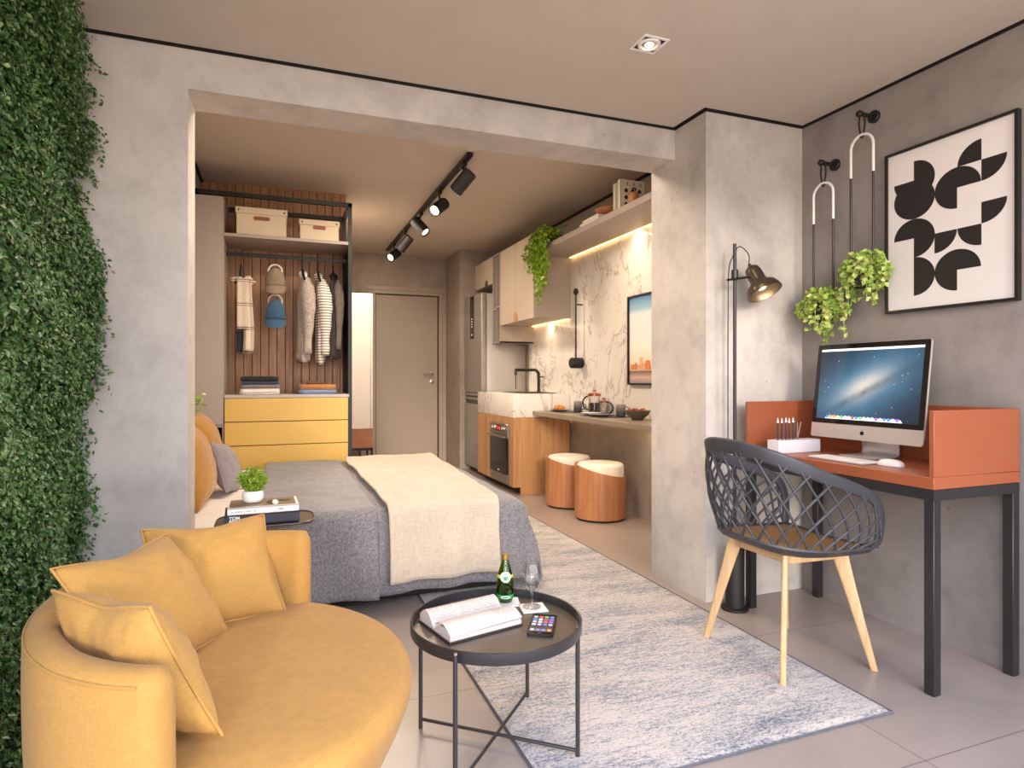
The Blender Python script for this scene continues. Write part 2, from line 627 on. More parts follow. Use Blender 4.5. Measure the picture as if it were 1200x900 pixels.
def leaves(rng, centers, normals, downs, length, width, fold=0.25):
    """folded leaf: 6 verts, 4 tris as 2 quads; arrays (n,3)"""
    n = len(centers)
    d = downs / np.linalg.norm(downs, axis=1, keepdims=True)
    nn = normals - d * (normals * d).sum(1, keepdims=True)
    nn /= np.linalg.norm(nn, axis=1, keepdims=True) + 1e-9
    sd = np.cross(d, nn)
    L = (length * (0.7 + 0.6 * rng.random(n)))[:, None]
    W = (width * (0.7 + 0.6 * rng.random(n)))[:, None]
    base = centers
    tip = centers + d * L
    mid = centers + d * L * 0.45
    l1 = mid + sd * W * 0.5 + nn * W * fold
    r1 = mid - sd * W * 0.5 + nn * W * fold
    V = np.stack([base, l1, tip, r1], 1).reshape(-1, 3)
    idx = np.arange(n)[:, None] * 4
    F = np.concatenate([idx + np.array([[0, 1, 2]]), idx + np.array([[0, 2, 3]])])
    return V, F
# ================================================================== the room shell
Z_OUT, Z_IN = 2.53, 2.81          # balcony ceiling, bedroom ceiling
XL, XR, XK = -0.82, 2.70, 2.81    # left wall, balcony right wall, kitchen wall
YF, YB = 2.90, 3.13               # front and back of the wall with the opening
YEND = 8.36                       # entrance-door wall

def floor_material():
    m = N('floor_tiles')
    sx = m.n('SeparateXYZ')
    m.l(m.coord(), sx.inputs[0])
    def line(out, o):
        fr = m.math('FRACT', m.math('DIVIDE', m.math('SUBTRACT', out, o - 9.0), 0.90))
        return m.math('LESS_THAN', m.math('ABSOLUTE', m.math('SUBTRACT', fr, 0.5)), 0.0022)
    grout = m.math('MAXIMUM', line(sx.outputs['X'], 1.826 - 0.45), line(sx.outputs['Y'], 2.212 - 0.45))
    c = lin((161, 147, 138))
    f = m.noise(m.coord((1, 1, 1), loc=(0, 0, 0.37)), 2.0, 5, 0.6)
    col = m.ramp(f, [(0.3, mul(c, 0.90)), (0.7, mul(c, 1.06))])
    col = m.mix(grout, col, mul(c, 0.45))
    m.color(col)
    m.set(Roughness=0.30)
    return m.m
MAT['floor'] = floor_material()

b = MB(); b.box(-1.6, 3.1, -0.9, 8.7, -0.12, 0.0)
structure(b.build('floor', 'floor', smooth=0))
# ceilings: the lower one over the balcony has a gap all round, its shade painted black
b = MB()
b.box(XL, XR - 0.022, 0.25, 2.61, Z_OUT, Z_OUT + 0.02)
b.box(XL, 2.034, 2.61, YF - 0.022, Z_OUT, Z_OUT + 0.02)
b.mi = 1
b.box(XL - 0.2, XR + 0.2, 0.25, YF + 0.1, Z_OUT + 0.05, Z_OUT + 0.15)
structure(b.build('ceiling', ['ceiling', 'gap'], smooth=0))
b = MB()
b.box(-0.75, 3.0, YB - 0.05, 8.6, Z_IN, Z_IN + 0.1)
structure(b.build('ceiling', ['ceiling'], smooth=0))

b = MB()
zg0, zg1 = Z_OUT - 0.006, Z_OUT + 0.049  # black lining that paints the gap's shade onto the wall tops
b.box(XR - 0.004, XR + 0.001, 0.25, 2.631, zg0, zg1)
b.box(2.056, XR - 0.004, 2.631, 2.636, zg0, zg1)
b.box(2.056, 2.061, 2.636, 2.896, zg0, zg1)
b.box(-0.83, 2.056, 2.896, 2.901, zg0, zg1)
structure(b.build('shade_trim_outer', 'gap', smooth=0))
# wall with the opening: left column, beam, right pillar
b = MB()
b.box(-1.05, -0.348, YF, YB, 0, 2.36)
b.box(-1.05, 3.0, YF, YB, 2.36, Z_IN + 0.05)
structure(b.build('wall_front', 'concrete', smooth=0))
b = MB()
b.box(2.06, 3.05, 2.635, YB + 0.002, 0, Z_OUT + 0.06)
structure(b.build('wall_pillar', 'concrete', smooth=0))
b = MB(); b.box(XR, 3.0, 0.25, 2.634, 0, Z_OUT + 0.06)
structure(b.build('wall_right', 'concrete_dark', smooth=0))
b = MB(); b.box(XL - 0.2, XL, 0.9, YF + 0.05, 0, Z_OUT + 0.06)
structure(b.build('wall_left', 'concrete', smooth=0))
b = MB(); b.box(XK, 3.0, YB, 8.5, 0, Z_IN + 0.05)
structure(b.build('wall_kitchen', 'concrete_inner', smooth=0))
b = MB(); b.box(-0.75, -0.60, YB, 5.8, 0, Z_IN + 0.05)
structure(b.build('wall_bedroom_left', 'concrete_inner', smooth=0))
# wall behind the wardrobe, the hall's left wall, door wall and duct
b = MB()
b.box(-0.75, 0.58, 5.80, 5.95, 0, Z_IN + 0.05)
structure(b.build('wall_closet', 'concrete_inner', smooth=0))
b = MB(); b.box(0.45, 0.58, 5.95, 8.5, 0, Z_IN + 0.05)
structure(b.build('wall_hall_left', 'concrete_inner', smooth=0))
b = MB()
dx0, dx1, dz = 1.215, 2.075, 2.285
b.box(0.5, dx0, YEND, YEND + 0.15, 0, Z_IN + 0.05)
b.box(dx1, 3.0, YEND, YEND + 0.15, 0, Z_IN + 0.05)
b.box(dx0, dx1, YEND, YEND + 0.15, dz, Z_IN + 0.05)
structure(b.build('wall_back', 'concrete_inner', smooth=0))
b = MB(); b.box(2.185, 2.9, 7.68, 8.45, 0, Z_IN + 0.05)
structure(b.build('wall_duct', 'concrete_inner', smooth=0))
# black strips standing in for a gap's shade along the bedroom ceiling
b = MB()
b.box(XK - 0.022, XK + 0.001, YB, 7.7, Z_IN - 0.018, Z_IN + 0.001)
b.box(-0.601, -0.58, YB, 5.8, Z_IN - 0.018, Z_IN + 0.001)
structure(b.build('shade_trim_inner', 'gap', smooth=0))

# vertical wooden slats cladding the wardrobe wall
b = MB()
x = -0.598
k = 0
while x < 0.575:
    w = 0.062
    b.box(x, min(x + w, 0.578), 5.776, 5.79, 0.0, Z_IN - 0.002, 0.002, 1)
    x += w + 0.0045
b.mi = 1
b.box(-0.6, 0.58, 5.788, 5.80, 0.0, Z_IN - 0.002)
structure(b.build('trim_2', ['slat_wood', 'gap'], smooth=0))

# balcony threshold at the very front of the floor
b = MB(); b.box(-0.82, 2.7, 0.62, 1.145, 0.0, 0.02, 0.003)
structure(b.build('trim_3', 'grey_light', smooth=0))

# entrance door
b = MB(); b.box(dx0, dx1, YEND + 0.02, YEND + 0.06, 0.004, dz)
door = structure(b.build('door_1', 'taupe_door', smooth=0))
b = MB()
y0 = YEND - 0.02
b.box(dx0 - 0.045, dx0, y0 - 0.012, YEND + 0.05, 0, dz, 0.003, 1)
b.box(dx1, dx1 + 0.045, y0 - 0.012, YEND + 0.05, 0, dz, 0.003, 1)
b.box(dx0 - 0.045, dx1 + 0.045, y0 - 0.012, YEND + 0.05, dz, dz + 0.045, 0.004, 1)
b.box(dx0 - 0.105, dx0 - 0.046, y0, YEND + 0.001, 0, dz + 0.044, 0.003, 1)
b.box(dx1 + 0.046, dx1 + 0.105, y0, YEND + 0.001, 0, dz + 0.044, 0.003, 1)
b.box(dx0 - 0.105, dx1 + 0.105, y0, YEND + 0.001, dz + 0.046, dz + 0.105, 0.004, 1)
b.build('door_frame', 'taupe_door', door)
b = MB()
b.box(dx0, dx0 + 0.012, YEND + 0.012, YEND + 0.022, 0, dz)
b.box(dx1 - 0.012, dx1, YEND + 0.012, YEND + 0.022, 0, dz)
b.box(dx0, dx1, YEND + 0.012, YEND + 0.022, dz - 0.012, dz)
b.build('door_gap', 'taupe_dark', door, smooth=0)
b = MB()
Mf = Matrix.Rotation(R(90), 4, 'X')
b.lathe([(0, 0), (0.027, 0), (0.027, 0.008), (0.012, 0.012), (0.012, 0.05), (0, 0.05)], (1.985, YEND + 0.02, 1.215), 20, Mf)
b.tube([(1.985, YEND - 0.03, 1.215), (1.93, YEND - 0.034, 1.217), (1.86, YEND - 0.03, 1.213)], [0.012, 0.012, 0.010], 10)
b.build('door_handle', 'chrome', door)
b = MB()
b.lathe([(0, 0), (0.027, 0), (0.027, 0.009), (0.008, 0.012), (0, 0.012)], (1.985, YEND + 0.02, 1.115), 20, Mf)
b.build('lock_rose', 'chrome', door)

# marble cladding on the kitchen wall
b = MB(); b.box(XK - 0.012, XK + 0.002, YB + 0.003, 5.70, 0.795, 2.372)
b.box(XK - 0.012, XK + 0.002, 5.70, 6.84, 0.70, 2.372)
structure(b.build('trim_4', 'marble', smooth=0))

# ================================================================== living wall on the left
wall_plants = thing('living_wall', 'tall wall of small dense green leaves along the left edge', 'plant wall', (XL, 2.0, 0.0))
b = MB(); b.box(XL + 0.001, XL + 0.025, 0.92, YF - 0.002, 0.01, Z_OUT - 0.005)
b.build('backing_panel', 'ivy_back', wall_plants, smooth=0)
rng = np.random.default_rng(5)
def ivy_thick(y, z):
    e = np.clip((YF - y) / 0.35, 0, 1)
    w = 0.035 + 0.03 * np.sin(z * 5.3 + 0.6) + 0.02 * np.sin(z * 13.1 + y * 4) + 0.035 * np.sin(y * 9 + z * 3.1) * np.sin(z * 6.7 + 1.0)
    return 0.085 + w * 0.8 + 0.01 * e
def ivy_layer(n, y0, y1, lo, hi, size):
    y = y0 + (y1 - y0) * rng.random(n)
    z = 0.02 + (Z_OUT - 0.04) * rng.random(n)
    t = ivy_thick(y, z)
    x = XL + t * (lo + (hi - lo) * rng.random(n)) + 0.006
    c = np.stack([x, y, z], 1)
    nrm = np.stack([np.ones(n), rng.normal(0, 0.7, n) - 0.2, rng.normal(0.25, 0.6, n)], 1)
    dn = np.stack([rng.normal(0.25, 0.35, n), rng.normal(-0.05, 0.75, n), -0.75 + rng.normal(0, 0.5, n)], 1)
    return leaves(rng, c, nrm, dn, size, size * 0.62)
Vs, Fs, off = [], [], 0
for args in ((10000, 2.0, 2.885, 0.25, 0.7, 0.027), (22000, 2.0, 2.89, 0.65, 1.06, 0.0205), (5000, 2.2, 2.89, 0.95, 1.22, 0.018), (7000, 0.95, 2.0, 0.3, 1.05, 0.036)):
    V, F = ivy_layer(*args)
    Vs.append(V); Fs.append(F + off); off += len(V)
# loose sprigs hanging in front of the column
for k in range(150):
    z = 0.15 + 2.3 * rng.random()
    y = 2.885 - 0.02 * rng.random()
    L = 0.05 + 0.09 * rng.random()
    n = int(L / 0.008)
    s = np.linspace(0, 1, n)
    x0 = XL + ivy_thick(np.array([y]), np.array([z]))[0] * 0.9
    c = np.stack([x0 + L * 0.75 * s * (0.4 + 0.6 * rng.random()), y - 0.03 * s, z + 0.02 * s - L * 0.8 * s * s], 1) + rng.normal(0, 0.004, (n, 3))
    c[:, 1] = np.minimum(c[:, 1], 2.893)
    V, F = leaves(rng, c, rng.normal(0, 1, (n, 3)) + np.array([0.2, -0.8, 0.3]), rng.normal(0, 0.7, (n, 3)) + np.array([0.3, 0, -0.5]), 0.020, 0.014)
    Vs.append(V); Fs.append(F + off); off += len(V)
fo = fast_mesh('foliage', np.concatenate(Vs), np.concatenate(Fs), 'ivy', wall_plants)

# ================================================================== rug
def rug_material():
    m = N('rug_pile')
    patch = m.noise(m.coord((0.9, 3.0, 1)), 2.2, 4, 0.6, 0.4)
    streak = m.noise(m.coord((2.6, 22, 1)), 3.0, 5, 0.75, 0.2)
    dash = m.noise(m.coord((16, 52, 1)), 1.6, 4, 0.8)
    speck = m.noise(m.coord((1, 1.5, 1)), 85, 3, 0.75)
    fac = m.math('ADD', m.math('MULTIPLY', patch, 0.34), m.math('ADD', m.math('MULTIPLY', streak, 0.30), m.math('ADD', m.math('MULTIPLY', dash, 0.42), m.math('MULTIPLY', speck, 0.50))))
    fac = m.math('SUBTRACT', fac, 0.295)
    cream, pale, grey, blue, dark = lin((206, 194, 182)), lin((184, 175, 169)), lin((142, 139, 141)), lin((104, 116, 132)), lin((62, 63, 74))
    col = m.ramp(fac, [(0.30, dark), (0.38, blue), (0.43, grey), (0.49, pale), (0.56, cream)])
    m.color(col)
    m.set(Roughness=0.95, Sheen_Weight=0.2)
    m.bump(m.math('ADD', speck, dash), 0.7, 0.006)
    return m.m
MAT['rug'] = rug_material()
MAT['rug_edge'] = plain('rug_binding', (92, 92, 100), 0.9, var=0.2, vscale=60)
rx0, rx1, ry0, ry1 = 0.70, 1.977, 1.536, 5.35
b = MB()
NX, NY = 60, 170
def rugf(u, v):
    e = min(u, 1 - u, 1e9) * (rx1 - rx0)
    f = min(v, 1 - v) * (ry1 - ry0)
    q = min(1, min(e, f) / 0.02)
    return (rx0 + u * (rx1 - rx0), ry0 + v * (ry1 - ry0), 0.006 + 0.007 * math.sqrt(q) + 0.0012 * mnoise.noise(Vector((u * 60, v * 200, 0))) * q)
b.grid(rugf, NX, NY)
rug = b.build('rug', 'rug', origin=((rx0 + rx1) / 2, (ry0 + ry1) / 2, 0), smooth=180)
tag(rug, 'pale cream and blue-grey woven rug running under bed and chair', 'rug')
b = MB()
b.tube([(rx0, ry0, 0.006), (rx1, ry0, 0.006), (rx1, ry1, 0.006), (rx0, ry1, 0.005)], 0.0042, 8, closed=True)
b.build('binding', 'rug_edge', rug)
# ================================================================== bed
BX0, BX1, BY0, BY1, BZ = -0.50, 1.26, 3.17, 5.10, 0.47
bed = thing('bed', 'low wide bed with white sheet and grey base beside the wardrobe', 'bed', (0.4, 4.1, 0))
b = MB(); b.box(BX0 + 0.1, BX1 - 0.06, BY0 + 0.06, BY1 - 0.06, 0.0145, 0.16, 0.01)
b.build('base', 'black_matte', bed)
b = MB(); b.box(BX0, BX1, BY0, BY1, 0.12, BZ, 0.05, 4)
b.build('mattress', 'sheet', bed)
b = MB(); b.box(-0.595, -0.53, 3.16, 5.16, 0.0, 0.80, 0.015, 2)
b.build('headboard', 'grey_lacquer', bed)

def wrinkle(x, y, k=1.0):
    p = Vector((x * 2.6, y * 2.6, 0.3))
    return k * (0.010 * mnoise.noise(p) + 0.005 * mnoise.noise(p * 2.7) + 0.0025 * mnoise.noise(p * 6.1))

def drape(x0, xe, xf, yf, yb, ye, top, zmin, flare=0.10, rad=0.06, nx=70, ny=90, wr=1.0, lift=0.0):
    """sheet lying on a box whose foot edge is x=xf and front edge y=yf; it overhangs to xe and ye (unrolled)"""
    def fall(e):
        a = min(e / rad, PI / 2)
        out = rad * math.sin(a)
        dn = rad * (1 - math.cos(a))
        rest = max(0.0, e - rad * PI / 2)
        return out, dn + rest
    def f(u, v):
        s = x0 + u * (xe - x0)
        t = ye + v * (yb - ye)
        ex, ey = max(0.0, s - (xf - rad)), max(0.0, (yf + rad) - t)
        bx, by = min(s, xf - rad), max(t, yf + rad)
        z = top + lift + wrinkle(s, t, wr)
        if ex == 0 and ey == 0:
            return (bx, by, z)
        L = math.hypot(ex, ey) if (ex > 0 and ey > 0) else max(ex, ey)
        Lc = max(ex, ey) * 0.55 + L * 0.45
        o, d = fall(Lc)
        w = flare * min(1.0, d / 0.4)
        fold = 0.016 * math.sin((s if ey > ex else t) * 17 + 2.2 * mnoise.noise(Vector((s * 2, t * 2, 5)))) * min(1.0, d / 0.25)
        if ex > 0 and ey > 0:
            w += 0.05 * min(1.0, d / 0.4) * min(ex, ey) / max(ex, ey)
        dx, dy = ex / max(L, 1e-6), -ey / max(L, 1e-6)
        return (bx + dx * (o + w + fold), by + dy * (o + w * 0.5 + fold), max(zmin + 0.004 * mnoise.noise(Vector((s * 9, t * 9, 1))), z - d))
    return f

# lower layer: melange wool blanket covering the foot two thirds of the bed
b = MB()
b.grid(drape(-0.07, 1.66, BX1 + 0.03, BY0 - 0.02, 5.13, 2.765, BZ + 0.018, 0.05, 0.06), 84, 96)
b.solid(0.012)
du = b.build('blanket', 'duvet', origin=(0.5, 4.1, BZ), smooth=180)
tag(du, 'grey melange wool blanket spread over the foot of the bed', 'blanket')
# upper folded layer at the left whose flap hangs almost to the floor
b = MB()
b.grid(drape(-0.085, 0.465, 5.0, BY0 - 0.040, 5.12, 2.725, BZ + 0.036, 0.02, 0.11, wr=1.0), 40, 96)
b.solid(0.012)
du2 = b.build('folded_blanket', 'duvet', origin=(0.2, 4.1, BZ), smooth=180)
tag(du2, 'grey wool blanket fold hanging nearly to the floor beside the sofa', 'blanket')
# oatmeal throw
b = MB()
def throwf(u, v):
    f0 = drape(0.0, 1.0, 9.0, BY0 - 0.062, 5.14, 2.745, BZ + 0.058, 0.10, 0.05, wr=1.0)
    t = v
    xl = 0.50 + 0.02 * (1 - v) + 0.005 * math.sin(v * 20)
    xr = 1.21 - 0.115 * min(1.0, (1 - v) * 1.1)
    x = xl + u * (xr - xl)
    p = f0(x, v)
    return (p[0], p[1], p[2] + 0.004 * mnoise.noise(Vector((x * 8, p[1] * 3, 2))))
b.grid(throwf, 60, 110)
b.solid(0.010)
th = b.build('throw_blanket', 'throw', origin=(0.85, 4.1, BZ), smooth=180)
tag(th, 'oatmeal linen throw laid across the foot of the bed', 'throw')

# ------------------------------------------------------------------ cushions
def pillow_mb(w, h, t, seed=0, pinch=0.06, n=34, dent=0.0, flange=0.0):
    """pillow in local xz plane (x width, z height), thickness along y"""
    b = MB()
    def side(sg):
        def f(u, v):
            a, c = u * 2 - 1, v * 2 - 1
            px = a * w / 2 * (1 - pinch * (1 - abs(c) ** 2) * abs(a))
            pz = c * h / 2 * (1 - pinch * (1 - abs(a) ** 2) * abs(c))
            k = max(0.0, (1 - a ** 4) * (1 - c ** 4)) ** 0.62
            k2 = max(0.0, (1 - a * a) * (1 - c * c)) ** 0.35
            d = sg * t / 2 * (0.55 * k + 0.45 * k2 * k)
            if dent:
                d -= dent * math.exp(-((a * 1.6) ** 2 + ((c - 0.9) * 1.5) ** 2)) * k2
                pz -= dent * 1.4 * math.exp(-(a * 2.1) ** 2) * max(0.0, c)
            q = Vector((a * 2.3 + seed, c * 2.3, seed * 1.7 + sg))
            d += (0.010 * mnoise.noise(q) + 0.006 * mnoise.noise(q * 2.6)) * k2
            r = math.hypot(abs(a) - 1, abs(c) - 1)
            d += 0.006 * math.sin((abs(a) - abs(c)) * 16 + seed) * math.exp(-r * 2.2) * k2
            return (px, d, pz)
        return f
    b.grid(side(-1), n, n)
    b.grid(side(1), n, n)
    bmesh.ops.remove_doubles(b.bm, verts=b.bm.verts[:], dist=0.0004)
    return b

def pillow(name, w, h, t, loc, rot, mat, label, seed, cat='cushion', group=None, pinch=0.06, dent=0.0, seam=None):
    b = pillow_mb(w, h, t, seed, pinch, dent=dent)
    o = b.build(name, mat, smooth=180)
    pts = []
    m = 22
    for (a0, c0, a1, c1) in ((-1, -1, 1, -1), (1, -1, 1, 1), (1, 1, -1, 1), (-1, 1, -1, -1)):
        for i in range(m):
            a = a0 + (a1 - a0) * i / m; c = c0 + (c1 - c0) * i / m
            pz = c * h / 2 * (1 - pinch * (1 - a * a) * abs(c))
            if dent: pz -= dent * 1.4 * math.exp(-(a * 2.1) ** 2) * max(0.0, c)
            pts.append((a * w / 2 * (1 - pinch * (1 - c * c) * abs(a)), 0.0, pz))
    s = MB(); s.tube(pts, 0.0035, 6, closed=True)
    s.build('piping', mat, o)
    o.location = loc
    o.rotation_euler = rot
    return tag(o, label, cat, group)

# bed pillows lean on the headboard (their faces look along +x)
pillow('pillow', 0.56, 0.44, 0.20, (-0.432, 3.78, 0.685), (R(-14), 0, R(90)), 'ochre_fabric', 'ochre bed pillow nearest the concrete column', 1.3, 'pillow', pinch=0.03)
pillow('pillow', 0.56, 0.46, 0.20, (-0.445, 4.50, 0.70), (R(-14), 0, R(90)), 'ochre_fabric', 'ochre bed pillow farther back, next to the wardrobe', 2.9, 'pillow', pinch=0.03)
pillow('pillow', 0.34, 0.30, 0.12, (-0.285, 4.06, 0.625), (R(-18), R(8), R(80)), 'grey_cushion', 'small grey cushion leaning on the ochre bed pillows', 4.4, 'pillow', pinch=0.05)

# ================================================================== sofa
SX, SY, RX, RY = -0.095, 1.70, 0.43, 0.515
RW = 0.392          # the backrest side is a little flatter than the seat side
sofa = thing('sofa', 'round mustard yellow fabric daybed sofa with wraparound backrest', 'sofa', (SX, SY, 0))
b = MB()
prof = [(0, 0.035), (0.60, 0.035), (0.68, 0.07), (0.78, 0.16), (0.87, 0.24), (0.945, 0.31), (0.985, 0.355), (1.0, 0.383), (0.993, 0.402), (0.965, 0.417), (0.90, 0.427), (0.7, 0.436), (0.35, 0.441), (0, 0.442)]
pp = spline([(r, 0, z) for r, z in prof], 60)
b.lathe([(max(0, p.x), p.z) for p in pp], (SX, SY, 0), 72, None, RX, RY)
for q_ in b.bm.verts:
    if q_.co.x < SX: q_.co.x = SX + (q_.co.x - SX) * RW / RX
b.build('seat', 'yellow_fabric', sofa, smooth=180)
b = MB(); b.lathe([(0, 0), (0.5, 0), (0.5, 0.04), (0, 0.04)], (SX, SY, 0), 40, None, RX, RY)
b.build('swivel_base', 'black_matte', sofa)
b = MB()
A0, A1 = R(62), R(258)
TOPZ = 0.652
def cross(q):
    """closed rounded section, q in 0..1 -> (radius factor offset m, z)"""
    return q
sec = [(-0.012, 0.10), (0.004, 0.2), (0.012, 0.3), (0.018, 0.42), (0.020, 0.54), (0.019, 0.615), (0.014, TOPZ - 0.016), (0.003, TOPZ - 0.004), (-0.014, TOPZ), (-0.034, TOPZ - 0.003), (-0.046, TOPZ - 0.014), (-0.052, 0.62), (-0.058, 0.5), (-0.064, 0.40), (-0.07, 0.25), (-0.08, 0.10)]
NB = 72
rings = []
for i in range(NB):
    u = i / (NB - 1)
    a = A0 + (A1 - A0) * u
    e = min(u, 1 - u) * (A1 - A0) * 0.45          # distance from the end (m)
    rx_ = RX if math.cos(a) > 0 else RW
    px, py = SX + rx_ * math.cos(a), SY + RY * math.sin(a)
    nx, ny = math.cos(a) / rx_, math.sin(a) / RY
    L = math.hypot(nx, ny); nx /= L; ny /= L
    er = 0.028
    k = 1.0 if e >= er else math.sqrt(max(0.0, 1 - ((er - e) / er) ** 2))
    ring = []
    for r, z in sec:
        rr = -0.022 + (r + 0.022) * (0.40 + 0.60 * k)
        zz = z
        if z > 0.5:
            zz = z - 0.020 * (1 - k)
        taper = 1.0
        ring.append(b.bm.verts.new((px + nx * rr, py + ny * rr, zz)))
    rings.append(ring)
ns = len(sec)
for i in range(NB - 1):
    for k in range(ns):
        b.bm.faces.new((rings[i][k], rings[i][(k + 1) % ns], rings[i + 1][(k + 1) % ns], rings[i + 1][k]))
b.bm.faces.new(rings[0]); b.bm.faces.new(list(reversed(rings[-1])))
b.build('backrest', 'yellow_fabric', sofa, smooth=75)
b = MB()
pts = []
for i in range(60):
    a = A0 + (A1 - A0) * (0.03 + 0.94 * i / 59)
    nx, ny = math.cos(a) / RX, math.sin(a) / RY
    L = math.hypot(nx, ny)
    rx_ = RX if math.cos(a) > 0 else RW
    pts.append((SX + rx_ * math.cos(a) + nx / L * 0.0165, SY + RY * math.sin(a) + ny / L * 0.0165, TOPZ - 0.020))
b.tube(pts, 0.0028, 6)
b.build('piping', 'yellow_fabric', sofa)

pillow('cushion', 0.36, 0.335, 0.14, (-0.177, 2.084, 0.565), (R(-37), R(1), R(21)), 'yellow_cushion', 'yellow sofa cushion at the back, nearest the bed', 7.7, group='yellow sofa cushions', dent=0.012)
pillow('cushion', 0.42, 0.335, 0.14, (-0.300, 1.800, 0.578), (R(-36), R(3.7), R(66)), 'yellow_cushion', 'middle one of the three yellow sofa cushions', 11.2, group='yellow sofa cushions', dent=0.012)
pillow('cushion', 0.345, 0.315, 0.13, (-0.268, 1.438, 0.583), (R(-24), R(4.6), R(130)), 'yellow_cushion', 'yellow sofa cushion nearest the front, against the near backrest end', 15.1, group='yellow sofa cushions', dent=0.01)
# ================================================================== wardrobe
WY0, WY1 = 5.25, 5.755
ward = thing('wardrobe', 'open black framed wardrobe with yellow drawers and grey side cupboard', 'wardrobe', (0.0, 5.5, 0))
b = MB()
b.box(0.545, 0.575, WY0, WY0 + 0.03, 0.0, 2.595)
b.box(0.545, 0.575, WY1 - 0.03, WY1, 0.0, 2.595)
b.box(-0.597, 0.575, WY0, WY0 + 0.03, 2.562, 2.595)
b.box(-0.385, 0.575, WY1 - 0.03, WY1, 2.562, 2.595)
b.box(0.545, 0.575, WY0, WY1, 2.562, 2.595)
b.box(-0.597, -0.567, WY0, WY1, 2.562, 2.595)
b.build('frame', 'black', ward, smooth=0)
b = MB(); b.box(0.553, 0.572, WY0 + 0.03, WY1 - 0.03, 0.0, 2.25)
b.build('side_panel', 'black_matte', ward, smooth=0)
b = MB()
b.box(-0.597, -0.385, WY0 + 0.02, WY1, 0.775, 2.55)
b.box(-0.397, -0.385, WY0 + 0.02, WY1, 0.0, 0.775)
b.box(-0.597, -0.385, WY1 - 0.02, WY1, 0.0, 0.775)
b.box(-0.597, -0.385, WY0 + 0.02, WY1, 0.0, 0.06)
b.mi = 1
b.box(-0.595, -0.398, WY1 - 0.03, WY1 - 0.02, 0.06, 0.775)
b.box(-0.4005, -0.397, WY0 + 0.03, WY1 - 0.02, 0.06, 0.773)
b.build('cupboard', ['grey_lacquer', 'black_matte'], ward, smooth=0)
b = MB(); b.box(-0.596, -0.388, WY0, WY0 + 0.02, 0.80, 2.55, 0.002, 1)
b.build('cupboard_door', 'grey_lacquer', ward)
b = MB(); b.box(-0.383, 0.545, WY0 + 0.02, WY1, 0.02, 1.0)
b.build('drawer_carcass', 'taupe_dark', ward, smooth=0)
b = MB(); b.box(-0.383, 0.552, WY0 - 0.004, WY1, 1.0, 1.026, 0.002, 1)
b.build('drawer_top', 'grey_light', ward)
for k in range(5):
    z1 = 0.998 - k * 0.186
    b = MB(); b.box(-0.380, 0.543, WY0 - 0.002, WY0 + 0.02, z1 - 0.180, z1, 0.002, 1)
    b.build('drawer_front', 'drawer_yellow', ward)
b = MB(); b.box(-0.385, 0.552, WY0, WY1 - 0.01, 2.250, 2.276, 0.002, 1)
b.build('shelf', 'grey_lacquer', ward)
b = MB()
b.box(-0.385, 0.555, 5.50, 5.525, 2.148, 2.178)
b.build('hanging_rail', 'black', ward, smooth=0)

# ---- storage boxes on the top shelf
def storage_box(w, d, h, lidh, loc, label):
    t = thing('storage_box', label, 'box', loc, 'cream storage boxes on the wardrobe shelf')
    x, y, z = loc
    b = MB(); b.box(x - w / 2, x + w / 2, y - d / 2, y + d / 2, z + 0.001, z + h - 0.01, 0.003, 1); b.build('box_body', 'box_cream', t)
    b = MB(); b.box(x - w / 2 - 0.008, x + w / 2 + 0.008, y - d / 2 - 0.008, y + d / 2 + 0.008, z + h - lidh, z + h, 0.003, 1); lid = b.build('lid', 'box_cream', t)
    for sx in (-1, 1):
        b = MB(); b.lathe([(0, 0), (0.007, 0), (0.005, 0.004), (0, 0.005)], (x + sx * (w / 2 - 0.016), y - d / 2 - 0.008, z + h - lidh / 2), 12, Matrix.Rotation(R(90), 4, 'X'))
        b.build('rivet', 'black_matte', lid)
    b = MB()
    n = 20
    out = []
    hw, hh = w * 0.165, 0.014
    for i in range(n + 1):
        a = -PI / 2 + PI * i / n; out.append((hw - hh + hh * math.cos(a), hh * math.sin(a)))
    for i in range(n + 1):
        a = PI / 2 + PI * i / n; out.append((-hw + hh + hh * math.cos(a), hh * math.sin(a)))
    b.prism(out, 0.006, Matrix.Translation((x, y - d / 2 + 0.0005, z + h * 0.62)) @ Matrix.Rotation(R(90), 4, 'X'))
    b.build('handle', 'leather', t)
storage_box(0.365, 0.30, 0.215, 0.05, (-0.115, 5.42, 2.276), 'larger cream storage box with leather handle on wardrobe shelf')
storage_box(0.30, 0.28, 0.16, 0.045, (0.32, 5.41, 2.276), 'smaller cream storage box on the right of the wardrobe shelf')

# ---- things hung on the rail
RY_ = 5.5125
def hook(x, y, z0, z1, name='hook'):
    pts = [(x, y, z0)] + [(x, y + 0.018 * math.sin(a), z1 - 0.018 + 0.018 * (1 - math.cos(a)) - 0.018 + 0.018) for a in []]
    pts = [(x, y, z0), (x, y, z1 - 0.02)]
    for i in range(9):
        a = PI * 1.15 * i / 8
        pts.append((x, y + 0.022 - 0.022 * math.cos(a), z1 - 0.02 + 0.022 * math.sin(a)))
    return pts

